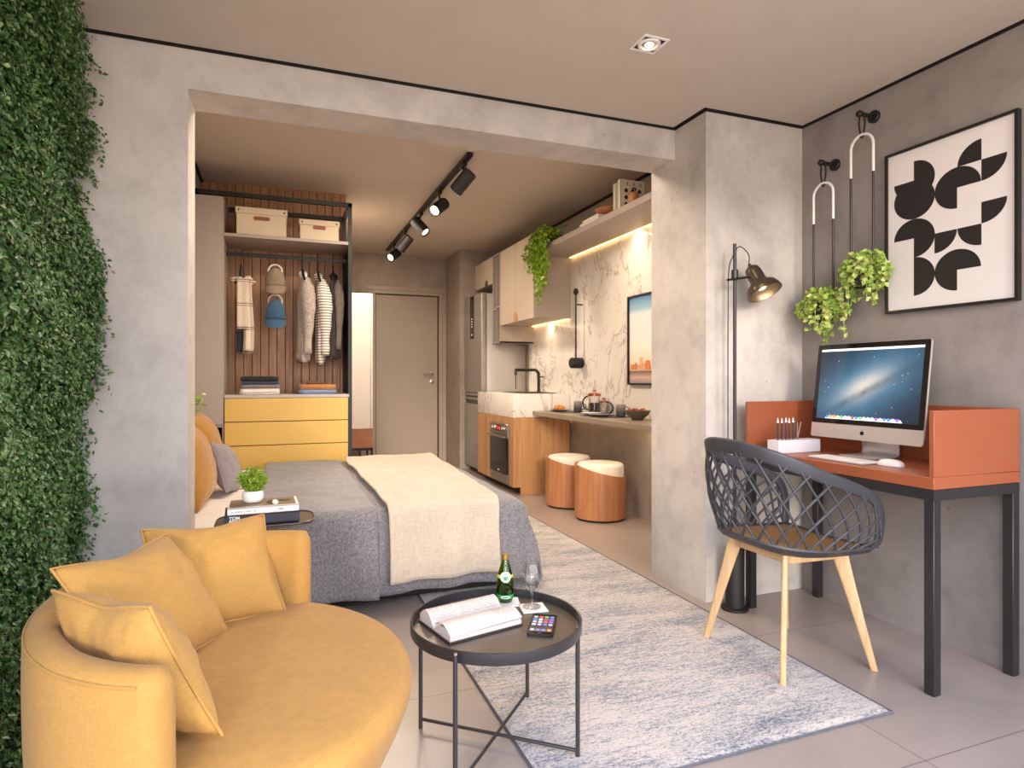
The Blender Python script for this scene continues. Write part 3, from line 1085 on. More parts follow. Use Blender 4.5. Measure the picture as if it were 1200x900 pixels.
def garment(name, label, x, w, d, ztop, zbot, mat, seed, cat='shirt', collar='black_matte', sleeve=True, lean=0.0, slw=1.0):
    """a garment on a hanger seen edge-on: its plane is across the rail (y), thin along x"""
    t = thing(name, label, cat, (x, RY_, zbot), 'clothes on the wardrobe rail')
    b = MB()
    b.tube(hook(x, RY_ - 0.02, ztop - 0.02, 2.195), 0.0035, 8)
    b.tube([(x + 0.005, RY_ - 0.20, ztop - 0.115), (x, RY_ - 0.1, ztop - 0.055), (x, RY_ - 0.02, ztop - 0.012), (x, RY_ + 0.08, ztop - 0.055), (x, RY_ + 0.17, ztop - 0.115)], 0.010, 8)
    b.build('hanger', 'black', t)
    b = MB()
    def f(u, v):
        a = 2 * PI * u
        z = ztop - 0.03 - v * (ztop - 0.03 - zbot)
        sh = min(1.0, v / 0.16)
        hy = d * (0.22 + 0.78 * math.sqrt(max(0, 1 - (1 - sh) ** 2))) * (1 + 0.05 * v)
        hx = w * (0.35 + 0.65 * min(1, v / 0.3)) * (1 + 0.25 * v)
        fold = 1 + 0.22 * math.sin(a * 5 + seed + v * 1.5) * min(1, v * 1.4)
        q = mnoise.noise(Vector((math.cos(a) * 1.5 + seed, math.sin(a) * 1.5, z * 4)))
        zz = z + (0.015 * math.sin(a * 2 + seed) * max(0, v - 0.9) * 10 if v > 0.9 else 0)
        return (x + lean * v + hx * math.cos(a) * fold + 0.012 * q, RY_ + hy * math.sin(a) + 0.01 * q, zz)
    g = b.grid(f, 48, 26, closed_u=True)
    b.bm.faces.new([row[0] for row in g])
    b.bm.faces.new([row[-1] for row in g])
    b.build('body', mat, t, smooth=180)
    b = MB()
    b.tube([(x - 0.012, RY_ - 0.09, ztop - 0.085), (x - 0.02, RY_ - 0.05, ztop - 0.05), (x, RY_ + 0.01, ztop - 0.018), (x + 0.022, RY_ - 0.05, ztop - 0.05), (x + 0.02, RY_ - 0.10, ztop - 0.095)], [0.010, 0.015, 0.015, 0.015, 0.010], 8)
    b.build('collar', collar, t)
    if sleeve:
        b = MB()
        P = spline([(x + 0.02, RY_ - d * 0.62, ztop - 0.10), (x + 0.035 + lean * 0.3, RY_ - d - 0.015, ztop - 0.22), (x + 0.04 + lean * 0.6, RY_ - d - 0.02, (ztop + zbot) / 2), (x + 0.03 + lean, RY_ - d - 0.01, zbot + 0.06)], 18)
        rr = [0.030 + 0.022 * math.sin(PI * min(1, i / 17 * 1.15)) + 0.003 * math.sin(i * 1.9 + seed) for i in range(18)]
        b.tube(P, [r * slw for r in rr], 12)
        b.build('sleeve', mat, t, smooth=180)
    return t

def stripe_mat():
    m = N('striped_jersey')
    sx = m.n('SeparateXYZ')
    m.l(m.coord(), sx.inputs[0])
    f = m.math('FRACT', m.math('MULTIPLY', sx.outputs['Z'], 44.0))
    k = m.math('GREATER_THAN', f, 0.70)
    m.color(m.mix(k, lin((238, 230, 222)), lin((96, 88, 92))))
    m.set(Roughness=0.9)
    return m.m
MAT['striped'] = stripe_mat()
MAT['cardigan'] = fabric('heather_cardigan', (176, 164, 156), 160, 0.2, speck=0.35)
MAT['dark_jacket'] = fabric('charcoal_jacket', (62, 56, 54), 220, 0.12)
MAT['tweed'] = fabric('grey_tweed', (124, 112, 102), 200, 0.2, speck=0.3)
garment('cardigan', 'pale grey heather cardigan, first garment on the rail', 0.200, 0.042, 0.125, 2.075, 1.30, 'cardigan', 1.0, 'cardigan', collar='paper', slw=1.15)
garment('striped_shirt', 'white shirt with thin grey stripes hanging between cardigan and jacket', 0.322, 0.030, 0.130, 2.065, 1.285, 'striped', 2.0, 'shirt', collar='striped', lean=0.02, slw=1.15)
jk = garment('jacket', 'dark charcoal jacket with tweed sleeve, last on the rail', 0.446, 0.044, 0.150, 2.07, 1.335, 'dark_jacket', 3.4, 'jacket', slw=0.72)
for c in jk.children:
    if c.name.startswith('sleeve'):
        c.data.materials[0] = MAT['tweed']

# scarves
def plaid(name, base, line):
    m = N(name)
    sx = m.n('SeparateXYZ')
    m.l(m.coord(), sx.inputs[0])
    k = m.math('GREATER_THAN', m.math('FRACT', m.math('MULTIPLY', sx.outputs['Z'], 5.2)), 0.955)
    k1 = m.math('GREATER_THAN', m.math('FRACT', m.math('ADD', m.math('MULTIPLY', sx.outputs['Z'], 5.2), 0.10)), 0.97)
    k2 = m.math('MULTIPLY', m.math('GREATER_THAN', m.math('FRACT', m.math('MULTIPLY', sx.outputs['X'], 26)), 0.9), 0.22)
    kk = m.math('MINIMUM', m.math('ADD', m.math('ADD', k, k1), k2), 0.8)
    n_ = m.noise(m.coord(), 150, 2)
    m.color(m.mix(kk, m.ramp(n_, [(0.3, mul(lin(base), 0.85)), (0.7, mul(lin(base), 1.1))]), lin(line)))
    m.set(Roughness=0.95)
    return m.m
MAT['scarf_beige'] = plaid('beige_check_scarf', (222, 206, 188), (104, 90, 84))
MAT['scarf_dark'] = plaid('dark_check_scarf', (58, 58, 68), (128, 122, 122))
sc = thing('scarf_hanger', 'black hanger carrying the scarves on the rail', 'hanger', (-0.272, RY_, 1.95))
b = MB()
b.tube(hook(-0.272, RY_ - 0.02, 2.06, 2.20), 0.0035, 8); b.build('hook', 'black', sc)
b = MB()
b.tube([(-0.272, RY_ - 0.02, 2.08), (-0.273, RY_ - 0.03, 2.02), (-0.276, RY_ - 0.035, 1.96)], [0.009, 0.013, 0.014], 8)
P = [(-0.262 + 0.085 * math.cos(2 * PI * k / 24), RY_ - 0.04, 1.945 + 0.022 * math.sin(2 * PI * k / 24)) for k in range(24)]
b.tube(P, 0.008, 8, closed=True)
b.build('hanger_body', 'black', sc)
def scarf(label, x0, x1, y, zt, zb, mat, seed, split):
    t = thing('scarf', label, 'scarf', ((x0 + x1) / 2, y, zb), 'scarves on the black hanger')
    b = MB()
    def f(u, v):
        a = 2 * PI * u
        z = zt - v * (zt - zb)
        cx = (x0 + x1) / 2 + 0.006 * math.sin(z * 9 + seed)
        hw = (x1 - x0) / 2 * (0.8 + 0.2 * v)
        fold = 0.010 * math.sin(a * 4 + seed)
        return (cx + hw * math.cos(a), y + 0.020 * math.sin(a) + fold * abs(math.sin(a)) + 0.006 * mnoise.noise(Vector((a, z * 5, seed))), z + (0.012 * math.sin(a * 6) if v > 0.96 else 0))
    g = b.grid(f, 40, 24, closed_u=True)
    b.bm.faces.new([r[0] for r in g]); b.bm.faces.new([r[-1] for r in g])
    b.build('scarf_panel', mat, t, smooth=180)
    b = MB()
    for k in range(9):
        x = x0 + (x1 - x0) * (k + 0.5) / 9
        b.tube([(x, y, zb + 0.012), (x + 0.002 * math.sin(k), y - 0.002, zb - 0.022)], [0.003, 0.0015], 5)
    b.build('fringe', mat, t)
    return t
s1 = scarf('beige check scarf knotted over the hanger, hanging in front', -0.262, -0.178, RY_ - 0.065, 1.955, 1.375, 'scarf_beige', 0.4, 0)
b = MB()
b.tube(spline([(-0.345, RY_ - 0.055, 1.935), (-0.31, RY_ - 0.062, 1.957), (-0.262, RY_ - 0.075, 1.945), (-0.215, RY_ - 0.062, 1.962), (-0.176, RY_ - 0.055, 1.925)], 16), [0.018 + 0.004 * math.sin(k * 1.3) for k in range(16)], 10)
b.build('knot', 'scarf_beige', s1, smooth=180)
b = MB()
def f2(u, v):
    a = 2 * PI * u
    z = 1.95 - v * 0.40
    return (-0.262 + 0.042 * math.cos(a), RY_ - 0.092 + 0.012 * math.sin(a) + 0.005 * math.sin(a * 3), z)
g = b.grid(f2, 30, 12, closed_u=True)
b.bm.faces.new([r[0] for r in g]); b.bm.faces.new([r[-1] for r in g])
b.build('scarf_end', 'scarf_beige', s1, smooth=180)
scarf('dark grey check scarf hanging behind the beige one', -0.312, -0.232, RY_ - 0.015, 1.93, 1.37, 'scarf_dark', 2.0, 0)

# cap rings and caps
def cap_ring(z, top, label):
    t = thing('cap_ring', label, 'ring', (-0.016, RY_, z), 'white rings holding the caps')
    b = MB()
    b.tube([(-0.016 + 0.052 * math.cos(2 * PI * k / 28), RY_ - 0.02, z + 0.052 * math.sin(2 * PI * k / 28)) for k in range(28)], 0.007, 8, closed=True)
    b.build('ring_band', 'white', t)
    b = MB()
    if top:
        b.tube(hook(-0.016, RY_ - 0.02, z + 0.052, 2.20), 0.003, 8)
    else:
        b.tube([(-0.016, RY_ - 0.02, z + 0.05), (-0.016, RY_ - 0.012, z + 0.09), (-0.016, RY_ - 0.012, 2.0)], 0.003, 8)
    b.build('hook', 'black', t)
def cap(z0, z1, w, mat, band, label):
    zc = z0 + (z1 - z0) * 0.42
    t = thing('baseball_cap', label, 'cap', (-0.016, RY_ - 0.08, z0), 'caps hanging in the wardrobe')
    cx, yb, hw = -0.016, RY_ - 0.045, w / 2
    def f(u, v):
        """crown seen from its front: straight lower sides, domed top, bulging forward"""
        a = 2 * PI * u
        ca, sa = math.cos(a), math.sin(a)
        ex = 0.75 if sa < 0 else 1.0
        X = math.copysign(abs(ca) ** ex, ca); Z = math.copysign(abs(sa) ** ex, sa)
        t_ = v * PI / 2
        r = math.cos(t_) ** 0.75
        zz = zc + ((z1 - zc) if sa > 0 else (zc - z0) * 0.42) * Z * r
        return (cx + hw * X * r, yb - 0.085 * math.sin(t_) ** 0.9, zz)
    g = b = MB()
    g = b.grid(f, 44, 14, closed_u=True)
    b.build('crown', mat, t, smooth=180)
    b = MB()
    for k in range(-2, 3):
        aa = k * 0.5
        b.tube([(cx + hw * math.sin(aa) * (0.25 + 0.72 * q), yb - 0.0865 * math.cos(q * PI / 2) ** 0.9, zc + (z1 - zc) * math.cos(aa * 0.8) * (0.12 + 0.84 * q)) for q in [i / 8 for i in range(9)]], 0.0016, 5)
    b.build('seams', band, t)
    b = MB()
    def br(u, v):
        a = PI * u
        zt = zc - (zc - z0) * 0.30
        return (cx - hw * 1.02 * math.cos(a) * (1 - 0.06 * v), yb - 0.045 - 0.050 * math.sin(a) - 0.022 * v * math.sin(a), zt - (zt - z0) * v * (0.10 + 0.90 * max(0.0, math.sin(a)) ** 0.55))
    b.grid(br, 28, 8)
    b.solid(0.005)
    b.build('brim', mat, t, smooth=60)
    b = MB()
    zt = zc - (zc - z0) * 0.26
    b.strip([(cx - hw * 1.0 * math.cos(PI * k / 20), yb - 0.040 - 0.050 * math.sin(PI * k / 20), zt) for k in range(21)], [(0, 0, 1)] * 21, 0.022, 0.006)
    b.build('band', band, t, smooth=50)
MAT['cap_grey'] = fabric('grey_cap_cloth', (142, 124, 106), 250, 0.08)
MAT['cap_grey_band'] = fabric('grey_cap_band', (112, 96, 82), 250, 0.08)
MAT['cap_blue'] = fabric('blue_cap_cloth', (56, 92, 122), 250, 0.08)
MAT['cap_blue_band'] = fabric('blue_cap_band', (36, 56, 78), 250, 0.08)
cap_ring(2.04, True, 'upper white ring on the rail above the grey cap')
cap_ring(1.792, False, 'lower white ring between the two caps')
cap(1.835, 2.062, 0.158, 'cap_grey', 'cap_grey_band', 'grey cap hanging from the upper white ring')
cap(1.555, 1.808, 0.160, 'cap_blue', 'cap_blue_band', 'blue cap hanging below the grey cap')

# folded clothes
def folded(x, y, z, w, d, h, mat, label, seed, rot=0.0):
    b = MB()
    def f(u, v):
        a = 2 * PI * u
        p = 2 * v - 1
        ca, sa = math.cos(a), math.sin(a)
        sx_, sy_ = math.copysign(abs(ca) ** 0.25, ca), math.copysign(abs(sa) ** 0.25, sa)
        k = (1 - abs(p) ** 3.2) ** 0.4 if abs(p) < 1 else 0.0
        e = 0.94 + 0.06 * k
        q = mnoise.noise(Vector((ca * 2 + seed, sa * 2, p * 1.5)))
        return (x + (w / 2) * sx_ * (e if abs(p) < 1 else 0.94) + 0.006 * q, y + (d / 2) * sy_ * e + 0.006 * q, z + h / 2 + h / 2 * p * (1 + 0.08 * q))
    g = b.grid(f, 64, 9, closed_u=True)
    b.bm.faces.new([r[0] for r in g]); b.bm.faces.new([r[-1] for r in g])
    # front fold line
    b.tube([(x - w * 0.44, y - d / 2 - 0.001, z + h * 0.5), (x, y - d / 2 - 0.003, z + h * 0.46), (x + w * 0.44, y - d / 2 - 0.001, z + h * 0.52)], 0.004, 6)
    o = b.build('folded_garment', mat, origin=(x, y, z), smooth=70)
    o.rotation_euler = (0, 0, rot)
    return tag(o, label, 'folded clothes', 'folded clothes on the drawer unit')
MAT['cloth_white'] = fabric('white_knit', (232, 226, 222), 160, 0.06)
MAT['cloth_grey'] = fabric('grey_knit', (138, 128, 122), 160, 0.1)
MAT['cloth_navy'] = fabric('blue_denim', (48, 66, 98), 160, 0.1)
MAT['cloth_black'] = fabric('black_knit', (34, 32, 33), 160, 0.1)
MAT['cloth_sky'] = fabric('light_blue_shirting', (128, 150, 186), 160, 0.06)
MAT['cloth_tan'] = fabric('tan_shirting', (182, 128, 78), 160, 0.08)
MAT['cloth_brown'] = fabric('brown_shirting', (120, 78, 46), 160, 0.08)
z = 1.026
for h, m, lab, sd, w, dxx in ((0.046, 'cloth_white', 'white folded knit at the bottom of the left pile', 1, 0.30, 0), (0.032, 'cloth_grey', 'grey folded knit above the white one', 2, 0.295, 0.002), (0.020, 'cloth_navy', 'thin blue folded jeans under the black knit', 3, 0.285, 0.003), (0.042, 'cloth_black', 'black folded knit on top of the left pile', 4, 0.29, -0.002)):
    folded(-0.13 + dxx, 5.46, z, w, 0.30, h, m, lab, sd); z += h + 0.0015
z = 1.026
for h, m, lab, sd, w, dxx in ((0.035, 'cloth_sky', 'light blue folded shirt at the bottom of the right pile', 5, 0.30, 0), (0.042, 'cloth_tan', 'tan folded shirt on the light blue one', 6, 0.295, 0.0)):
    folded(0.315 + dxx, 5.46, z, w, 0.30, h, m, lab, sd); z += h + 0.0015
o = folded(0.295, 5.44, z, 0.135, 0.20, 0.024, 'cloth_brown', 'small brown folded belt cloth on top of the right pile', 7)
o['label'] = 'brown folded garment topping the right pile'

# tall white cupboard by the entrance door
t = thing('white_cupboard', 'tall white cupboard with wooden base band on black legs by the door', 'cupboard', (0.85, 7.5, 0))
b = MB(); b.box(0.60, 1.045, 7.405, 7.80, 0.565, 2.15); b.build('body', 'white_lacquer', t, smooth=0)
b = MB(); b.box(0.60, 1.015, 7.385, 7.404, 0.568, 2.148, 0.002, 1); b.build('cupboard_door', 'white_lacquer', t)
b = MB(); b.box(1.021, 1.046, 7.387, 7.404, 0.568, 2.148, 0.002, 1); b.build('edge_strip', 'white_lacquer', t)
b = MB(); b.box(0.60, 1.047, 7.385, 7.80, 0.345, 0.563); b.build('base_band', 'oak_dark', t, smooth=0)
b = MB()
b.box(0.60, 1.047, 7.385, 7.41, 0.315, 0.343); b.box(1.022, 1.047, 7.385, 7.80, 0.315, 0.343); b.box(0.60, 1.047, 7.775, 7.80, 0.315, 0.343)
b.build('leg_frame', 'black', t, smooth=0)
for (lx, ly) in ((1.022, 7.385), (0.885, 7.385), (0.62, 7.385), (1.022, 7.775), (0.62, 7.775)):
    b = MB(); b.box(lx, lx + 0.025, ly, ly + 0.025, 0, 0.315); b.build('leg', 'black', t, smooth=0)

# trailing sprig behind the bed pillows: a small potted plant on the headboard
t = thing('potted_plant', 'small leafy plant on the headboard, half hidden by the column', 'plant', (-0.548, 4.25, 0.80))
b = MB(); b.lathe([(0, 0.80), (0.035, 0.80), (0.042, 0.89), (0.038, 0.89), (0.03, 0.87), (0, 0.87)], (-0.548, 4.25, 0), 24); b.build('pot', 'white', t)
rg = np.random.default_rng(8)
b = MB(); Vs, Fs, off = [], [], 0
for k in range(14):
    a = rg.random() * 6.28
    r = 0.05 + 0.08 * rg.random(); h = 0.04 + 0.16 * rg.random()
    P = spline([(-0.548, 4.25, 0.87), (-0.548 + r * 0.4 * math.cos(a), 4.25 + r * 0.4 * math.sin(a), 0.88 + h * 0.8), (-0.548 + r * abs(math.cos(a)), 4.25 + r * math.sin(a), 0.89 + h)], 8)
    b.tube(P, 0.0015, 5)
    c = np.array([list(p) for p in P[3:]])
    V, F = leaves(rg, c, rg.normal(0, 1, (len(c), 3)) + np.array([0, -0.5, 1]), rg.normal(0, 0.8, (len(c), 3)) + np.array([0.5, 0, 0.1]), 0.045, 0.02)
    Vs.append(V); Fs.append(F + off); off += len(V)
b.build('stems', 'trail', t)
fast_mesh('leaves', np.concatenate(Vs), np.concatenate(Fs), 'pothos', t)
# ================================================================== fridge
t = thing('fridge', 'tall steel fridge freezer beside the oven cabinet', 'fridge', (2.5, 7.3, 0))
FX, FY0, FY1 = 2.24, 6.955, 7.655
b = MB(); b.box(FX + 0.07, 2.80, FY0, FY1, 0.06, 2.16, 0.006, 2); b.build('body', 'fridge_side', t)
b = MB(); b.box(FX + 0.08, 2.78, FY0 + 0.02, FY1 - 0.02, 0.0, 0.06); b.build('plinth', 'black_matte', t, smooth=0)
b = MB(); b.box(FX, FX + 0.068, FY0, FY1, 0.985, 2.165, 0.010, 3); ud = b.build('upper_door', 'steel_fridge', t)
b = MB(); b.box(FX, FX + 0.068, FY0, FY1, 0.065, 0.845, 0.010, 3); ld = b.build('lower_door', 'steel_fridge', t)
b = MB()
b.box(FX + 0.02, FX + 0.07, FY0 + 0.004, FY1 - 0.004, 0.845, 0.985)
b.build('handle_recess', 'black_glass', t, smooth=0)
for z0 in (0.895, 0.945):
    b = MB(); b.box(FX + 0.001, FX + 0.05, FY0, FY1, z0, z0 + 0.028, 0.006, 2); b.build('handle', 'steel_fridge', t)
b = MB(); b.box(FX - 0.003, FX + 0.004, 7.245, 7.405, 1.64, 2.162); dp = b.build('display', 'black_glass', ud, smooth=0)
MAT['display_mark'] = emit('display_mark', (220, 210, 190), 0.8)
for z0, z1 in ((1.78, 1.795), (1.812, 1.827), (1.844, 1.859), (1.876, 1.891), (1.68, 1.70)):
    b = MB(); b.box(FX - 0.0042, FX - 0.003, 7.31, 7.335, z0, z1)
    b.build('display_icon', 'display_mark', ud, smooth=0)

# ================================================================== oven cabinet
CX, CY0, CY1 = 2.18, 5.735, 6.90
t = thing('kitchen_cabinet', 'oak kitchen base cabinet with marble sink block and oven', 'cabinet', (2.5, 6.3, 0))
b = MB()
b.box(CX, 2.795, CY0, CY1, 0.075, 0.765)
b.box(CX + 0.08, 2.795, CY0 + 0.0, CY0 + 0.03, 0.0, 0.075)
b.build('body', 'oak', t, smooth=0)
b = MB(); b.box(CX + 0.09, 2.79, CY0 + 0.03, CY1, 0.0, 0.075); b.build('plinth', 'black_matte', t, smooth=0)
b = MB(); b.box(CX - 0.002, 2.797, CY0 - 0.002, CY1, 0.766, 1.0, 0.004, 2); b.build('marble_block', 'marble', t)
b = MB()
b.box(CX + 0.16, 2.70, CY0 + 0.10, 6.45, 0.999, 1.008, 0.002, 1)
b.mi = 1
b.box(CX + 0.18, 2.68, CY0 + 0.12, 6.43, 1.0075, 1.0088)
b.build('sink', ['brass_grey', 'black_matte'], t)
b = MB()
for k in (6.02, 6.62): b.box(CX - 0.0008, CX + 0.001, k, k + 0.003, 0.08, 0.762)
b.build('panel_joint', 'taupe_dark', t, smooth=0)

ov = thing('oven', 'built in steel oven with dark glass door in oak cabinet', 'oven', (2.18, 6.1, 0.09))
OY0, OY1 = 5.845, 6.375
b = MB(); b.box(CX - 0.012, CX - 0.001, OY0, OY1, 0.085, 0.69, 0.002, 1); b.build('body', 'steel', ov)
b = MB(); b.box(CX - 0.028, CX - 0.012, OY0, OY1, 0.185, 0.545, 0.002, 1); od = b.build('door', 'black_glass', ov)
b = MB()
b.tube([(CX - 0.062, OY0 + 0.02, 0.565), (CX - 0.062, OY1 - 0.02, 0.565)], 0.012, 10)
for y in (OY0 + 0.05, OY1 - 0.05): b.tube([(CX - 0.062, y, 0.565), (CX - 0.012, y, 0.558)], 0.008, 8)
b.build('handle', 'steel', od)
b = MB(); b.box(CX - 0.024, CX - 0.012, OY0, OY1, 0.13, 0.18, 0.002, 1); b.build('lower_panel', 'steel', ov)
b = MB(); b.box(CX - 0.026, CX - 0.012, OY0, OY1, 0.575, 0.69, 0.002, 1); cp = b.build('control_panel', 'steel', ov)
b = MB(); b.box(CX - 0.028, CX - 0.0255, 6.035, 6.185, 0.61, 0.672); b.build('display', 'black_glass', cp, smooth=0)
MAT['red_led'] = emit('red_led_digits', (230, 40, 30), 1.5)
b = MB()
for k in range(4):
    y = 6.155 - k * 0.024 - (0.008 if k > 1 else 0)
    for (zz0, zz1, yy0, yy1) in ((0.628, 0.631, 0, 0.014), (0.640, 0.643, 0, 0.014), (0.652, 0.655, 0, 0.014), (0.628, 0.655, 0, 0.003), (0.628, 0.655, 0.011, 0.014)):
        b.box(CX - 0.029, CX - 0.028, y - yy1, y - yy0, zz0, zz1)
b.build('clock_digits', 'red_led', cp, smooth=0)
for y in (5.965, 6.255):
    b = MB(); b.lathe([(0, 0), (0.030, 0), (0.030, 0.006), (0.022, 0.010), (0.020, 0.03), (0, 0.031)], (CX - 0.026, y, 0.638), 24, Matrix.Rotation(R(-90), 4, 'Y')); b.build('knob', 'chrome', cp)
b = MB(); b.box(CX - 0.0292, CX - 0.028, 6.08, 6.125, 0.205, 0.215); b.build('badge', 'white', od, smooth=0)

f = thing('faucet', 'black angular kitchen faucet over the marble sink', 'faucet', (2.735, 6.40, 1.0))
b = MB()
P = [(2.735, 6.40, 1.013), (2.735, 6.40, 1.19)] + [(2.735 - 0.06 + 0.06 * math.cos(a), 6.40, 1.19 + 0.06 * math.sin(a)) for a in [R(q) for q in range(0, 91, 15)]] + [(2.55, 6.40, 1.25), (2.46, 6.40, 1.25)]
b.tube(P, 0.017, 12); b.build('spout', 'black', f)
b = MB(); b.cyl((2.46, 6.40), 0.014, 1.19, 1.262, 16); b.tube([(2.46, 6.40, 1.20), (2.46, 6.40, 1.04)], 0.006, 8); b.build('spray_head', 'charcoal', f)
b = MB(); b.tube([(2.735, 6.40, 1.17), (2.785, 6.39, 1.175)], 0.007, 8); b.build('lever', 'black', f)
b = MB(); b.cyl((2.735, 6.40), 0.026, 1.0005, 1.013, 20); b.build('base_ring', 'black', f)

# ================================================================== wall units
def front_x(mb, y0, y1, z0, z1, x=2.40, th=0.018): mb.box(x - th, x, y0, y1, z0, z1, 0.002, 1)
t = thing('wall_cabinet', 'cream two door wall cabinet with arched wooden finger pull', 'cabinet', (2.6, 6.2, 1.76))
b = MB(); b.box(2.405, 2.80, 5.72, 6.70, 1.765, 2.60); b.build('body', 'grey_lacquer', t, smooth=0)
for y0, y1 in ((5.72, 6.205), (6.211, 6.70)):
    b = MB(); front_x(b, y0, y1, 1.76, 2.60, 2.404); b.build('cabinet_door', 'cab_cream', t)
b = MB()
arch = [(0.062 * math.cos(a), 0.105 * math.sin(a)) for a in [PI * k / 20 for k in range(21)]]
b.prism(arch, 0.004, Matrix.Translation((2.3865, 6.208, 1.762)) @ Matrix(((0, 0, -1, 0), (-1, 0, 0, 0), (0, 1, 0, 0), (0, 0, 0, 1))))
b.build('finger_pull', 'oak', t)

t = thing('over_fridge_cabinet', 'small cream cabinet mounted above the fridge', 'cabinet', (2.6, 7.3, 2.28))
b = MB(); b.box(2.405, 2.80, 6.955, 7.66, 2.285, 2.60); b.build('body', 'grey_lacquer', t, smooth=0)
b = MB(); front_x(b, 6.955, 7.66, 2.28, 2.60, 2.404); b.build('cabinet_door', 'cab_cream', t)
b = MB(); b.prism([(0.05 * math.cos(a), 0.07 * math.sin(a)) for a in [PI * k / 16 for k in range(17)]], 0.004, Matrix.Translation((2.3865, 7.20, 2.282)) @ Matrix(((0, 0, -1, 0), (-1, 0, 0, 0), (0, 1, 0, 0), (0, 0, 0, 1)))); b.build('finger_pull', 'taupe_dark', t)

t = thing('niche_shelf_unit', 'narrow grey open niche unit between fridge and cream wall cabinet', 'shelf unit', (2.6, 6.83, 1.56))
b = MB()
b.box(2.38, 2.80, 6.703, 6.715, 1.565, 2.60)
b.box(2.38, 2.80, 6.822, 6.834, 1.565, 2.60)
b.box(2.38, 2.80, 6.94, 6.952, 1.565, 2.60)
b.box(2.38, 2.80, 6.703, 6.952, 1.565, 1.58)
b.box(2.38, 2.80, 6.703, 6.952, 2.585, 2.60)
b.build('carcass', 'grey_lacquer', t, smooth=0)
b = MB(); b.box(2.382, 2.79, 6.715, 6.822, 1.975, 1.99); b.box(2.382, 2.79, 6.834, 6.94, 1.955, 1.97); b.build('shelf', 'grey_lacquer', t, smooth=0)
b = MB(); b.box(2.785, 2.80, 6.715, 6.94, 1.58, 2.585); b.build('back_panel', 'taupe_dark', t, smooth=0)

# long shelf over the marble
t = thing('wall_shelf', 'long taupe shelf above the marble with warm light strip below', 'shelf', (2.6, 4.5, 2.38))
b = MB(); b.box(2.392, 2.808, YB + 0.01, 5.718, 2.382, 2.432, 0.002, 1); b.build('board', 'grey_lacquer', t)
MAT['led'] = emit('warm_led_strip', (255, 206, 130), 5.0)
b = MB(); b.box(2.775, 2.795, YB + 0.05, 5.70, 2.376, 2.382); b.build('light_strip', 'led', t, smooth=0)
light('shelf_light', 'AREA', (2.775, 4.45, 2.37), 12, WARM, (0.06, 0, -1), shape='RECTANGLE', size=0.03, size_y=2.4)
t2 = [o for o in bpy.data.objects if o.name == 'wall_cabinet'][0]
b = MB(); b.box(2.77, 2.79, 5.74, 6.68, 1.755, 1.762); b.build('light_strip', 'led', t2, smooth=0)
light('cabinet_light', 'AREA', (2.77, 6.2, 1.75), 3.5, WARM, (0.06, 0, -1), shape='RECTANGLE', size=0.03, size_y=0.9)

# ---- on the shelf
def book_box(name, label, x0, x1, y0, y1, z0, z1, cover, axis='x', cat='book', group=None):
    t = thing(name, label, cat, ((x0 + x1) / 2, (y0 + y1) / 2, z0), group)
    c = 0.003
    b = MB()
    if axis == 'z':
        b.box(x0, x1, y0, y1, z0, z0 + c); b.box(x0, x1, y0, y1, z1 - c, z1); b.box(x0, x1, y0, y0 + c, z0, z1)
        pg = (x0 + 0.004, x1 - 0.004, y0 + c, y1 - 0.005, z0 + c, z1 - c)
    elif axis == 'y':          # standing, covers face +-y, spine towards -x
        b.box(x0, x1, y0, y0 + c, z0, z1); b.box(x0, x1, y1 - c, y1, z0, z1); b.box(x0, x0 + c, y0, y1, z0, z1)
        pg = (x0 + c, x1 - 0.005, y0 + c, y1 - c, z0 + 0.004, z1 - 0.004)
    b.build('cover', cover, t, smooth=0)
    b = MB(); b.box(*pg); b.build('pages', 'paper', t, smooth=0)
    return t
SZ = 2.4325
MAT['book_cream'] = plain('cream_book_cover', (226, 216, 196), 0.55)
MAT['book_green'] = plain('sage_book_cover', (170, 180, 160), 0.55)
MAT['book_dots'] = plain('dark_print', (40, 36, 34), 0.6)
bk = book_box('book', 'tall cream book with dark dots standing on the wall shelf', 2.43, 2.64, 4.11, 4.155, SZ, SZ + 0.232, 'book_cream', 'y', group='books standing on the wall shelf')
b = MB()
for i in range(3):
    for j in range(4):
        cx, cz = 2.478 + i * 0.058, SZ + 0.045 + j * 0.052
        M = Matrix.Translation((cx, 4.1099, cz)) @ Matrix.Rotation(R(90), 4, 'X')
        full = (j < 2) or (j == 2)
        if full:
            b.prism([(0.0155 * math.cos(2 * PI * k / 20), 0.0155 * math.sin(2 * PI * k / 20)) for k in range(20)], 0.0006, M)
        else:
            o1 = [(0.0155 * math.cos(a), 0.0155 * math.sin(a)) for a in [-PI / 2 + PI * k / 14 for k in range(15)]]
            o2 = [(0.008 * math.cos(a), 0.0155 * math.sin(a)) for a in [PI / 2 - PI * k / 14 for k in range(15)]]
            b.prism(o1 + o2[1:-1], 0.0006, M)
b.build('dot_print', 'book_dots', bk, smooth=0)
book_box('book', 'sage spined book standing behind the dotted one on the shelf', 2.435, 2.63, 4.161, 4.190, SZ, SZ + 0.222, 'book_green', 'y', group='books standing on the wall shelf')
book_box('book', 'slim cream book standing farthest back in the shelf row', 2.438, 2.635, 4.196, 4.238, SZ, SZ + 0.226, 'book_cream', 'y', group='books standing on the wall shelf')
t = thing('wooden_figure', 'small turned wooden figure in front of the dotted book', 'ornament', (2.475, 4.0, SZ))
b = MB(); b.lathe([(0, SZ), (0.036, SZ), (0.040, SZ + 0.02), (0.041, SZ + 0.06), (0.036, SZ + 0.085), (0.026, SZ + 0.10), (0, SZ + 0.108)], (2.475, 4.0, 0), 28); b.build('turned_body', 'stool_wood', t)
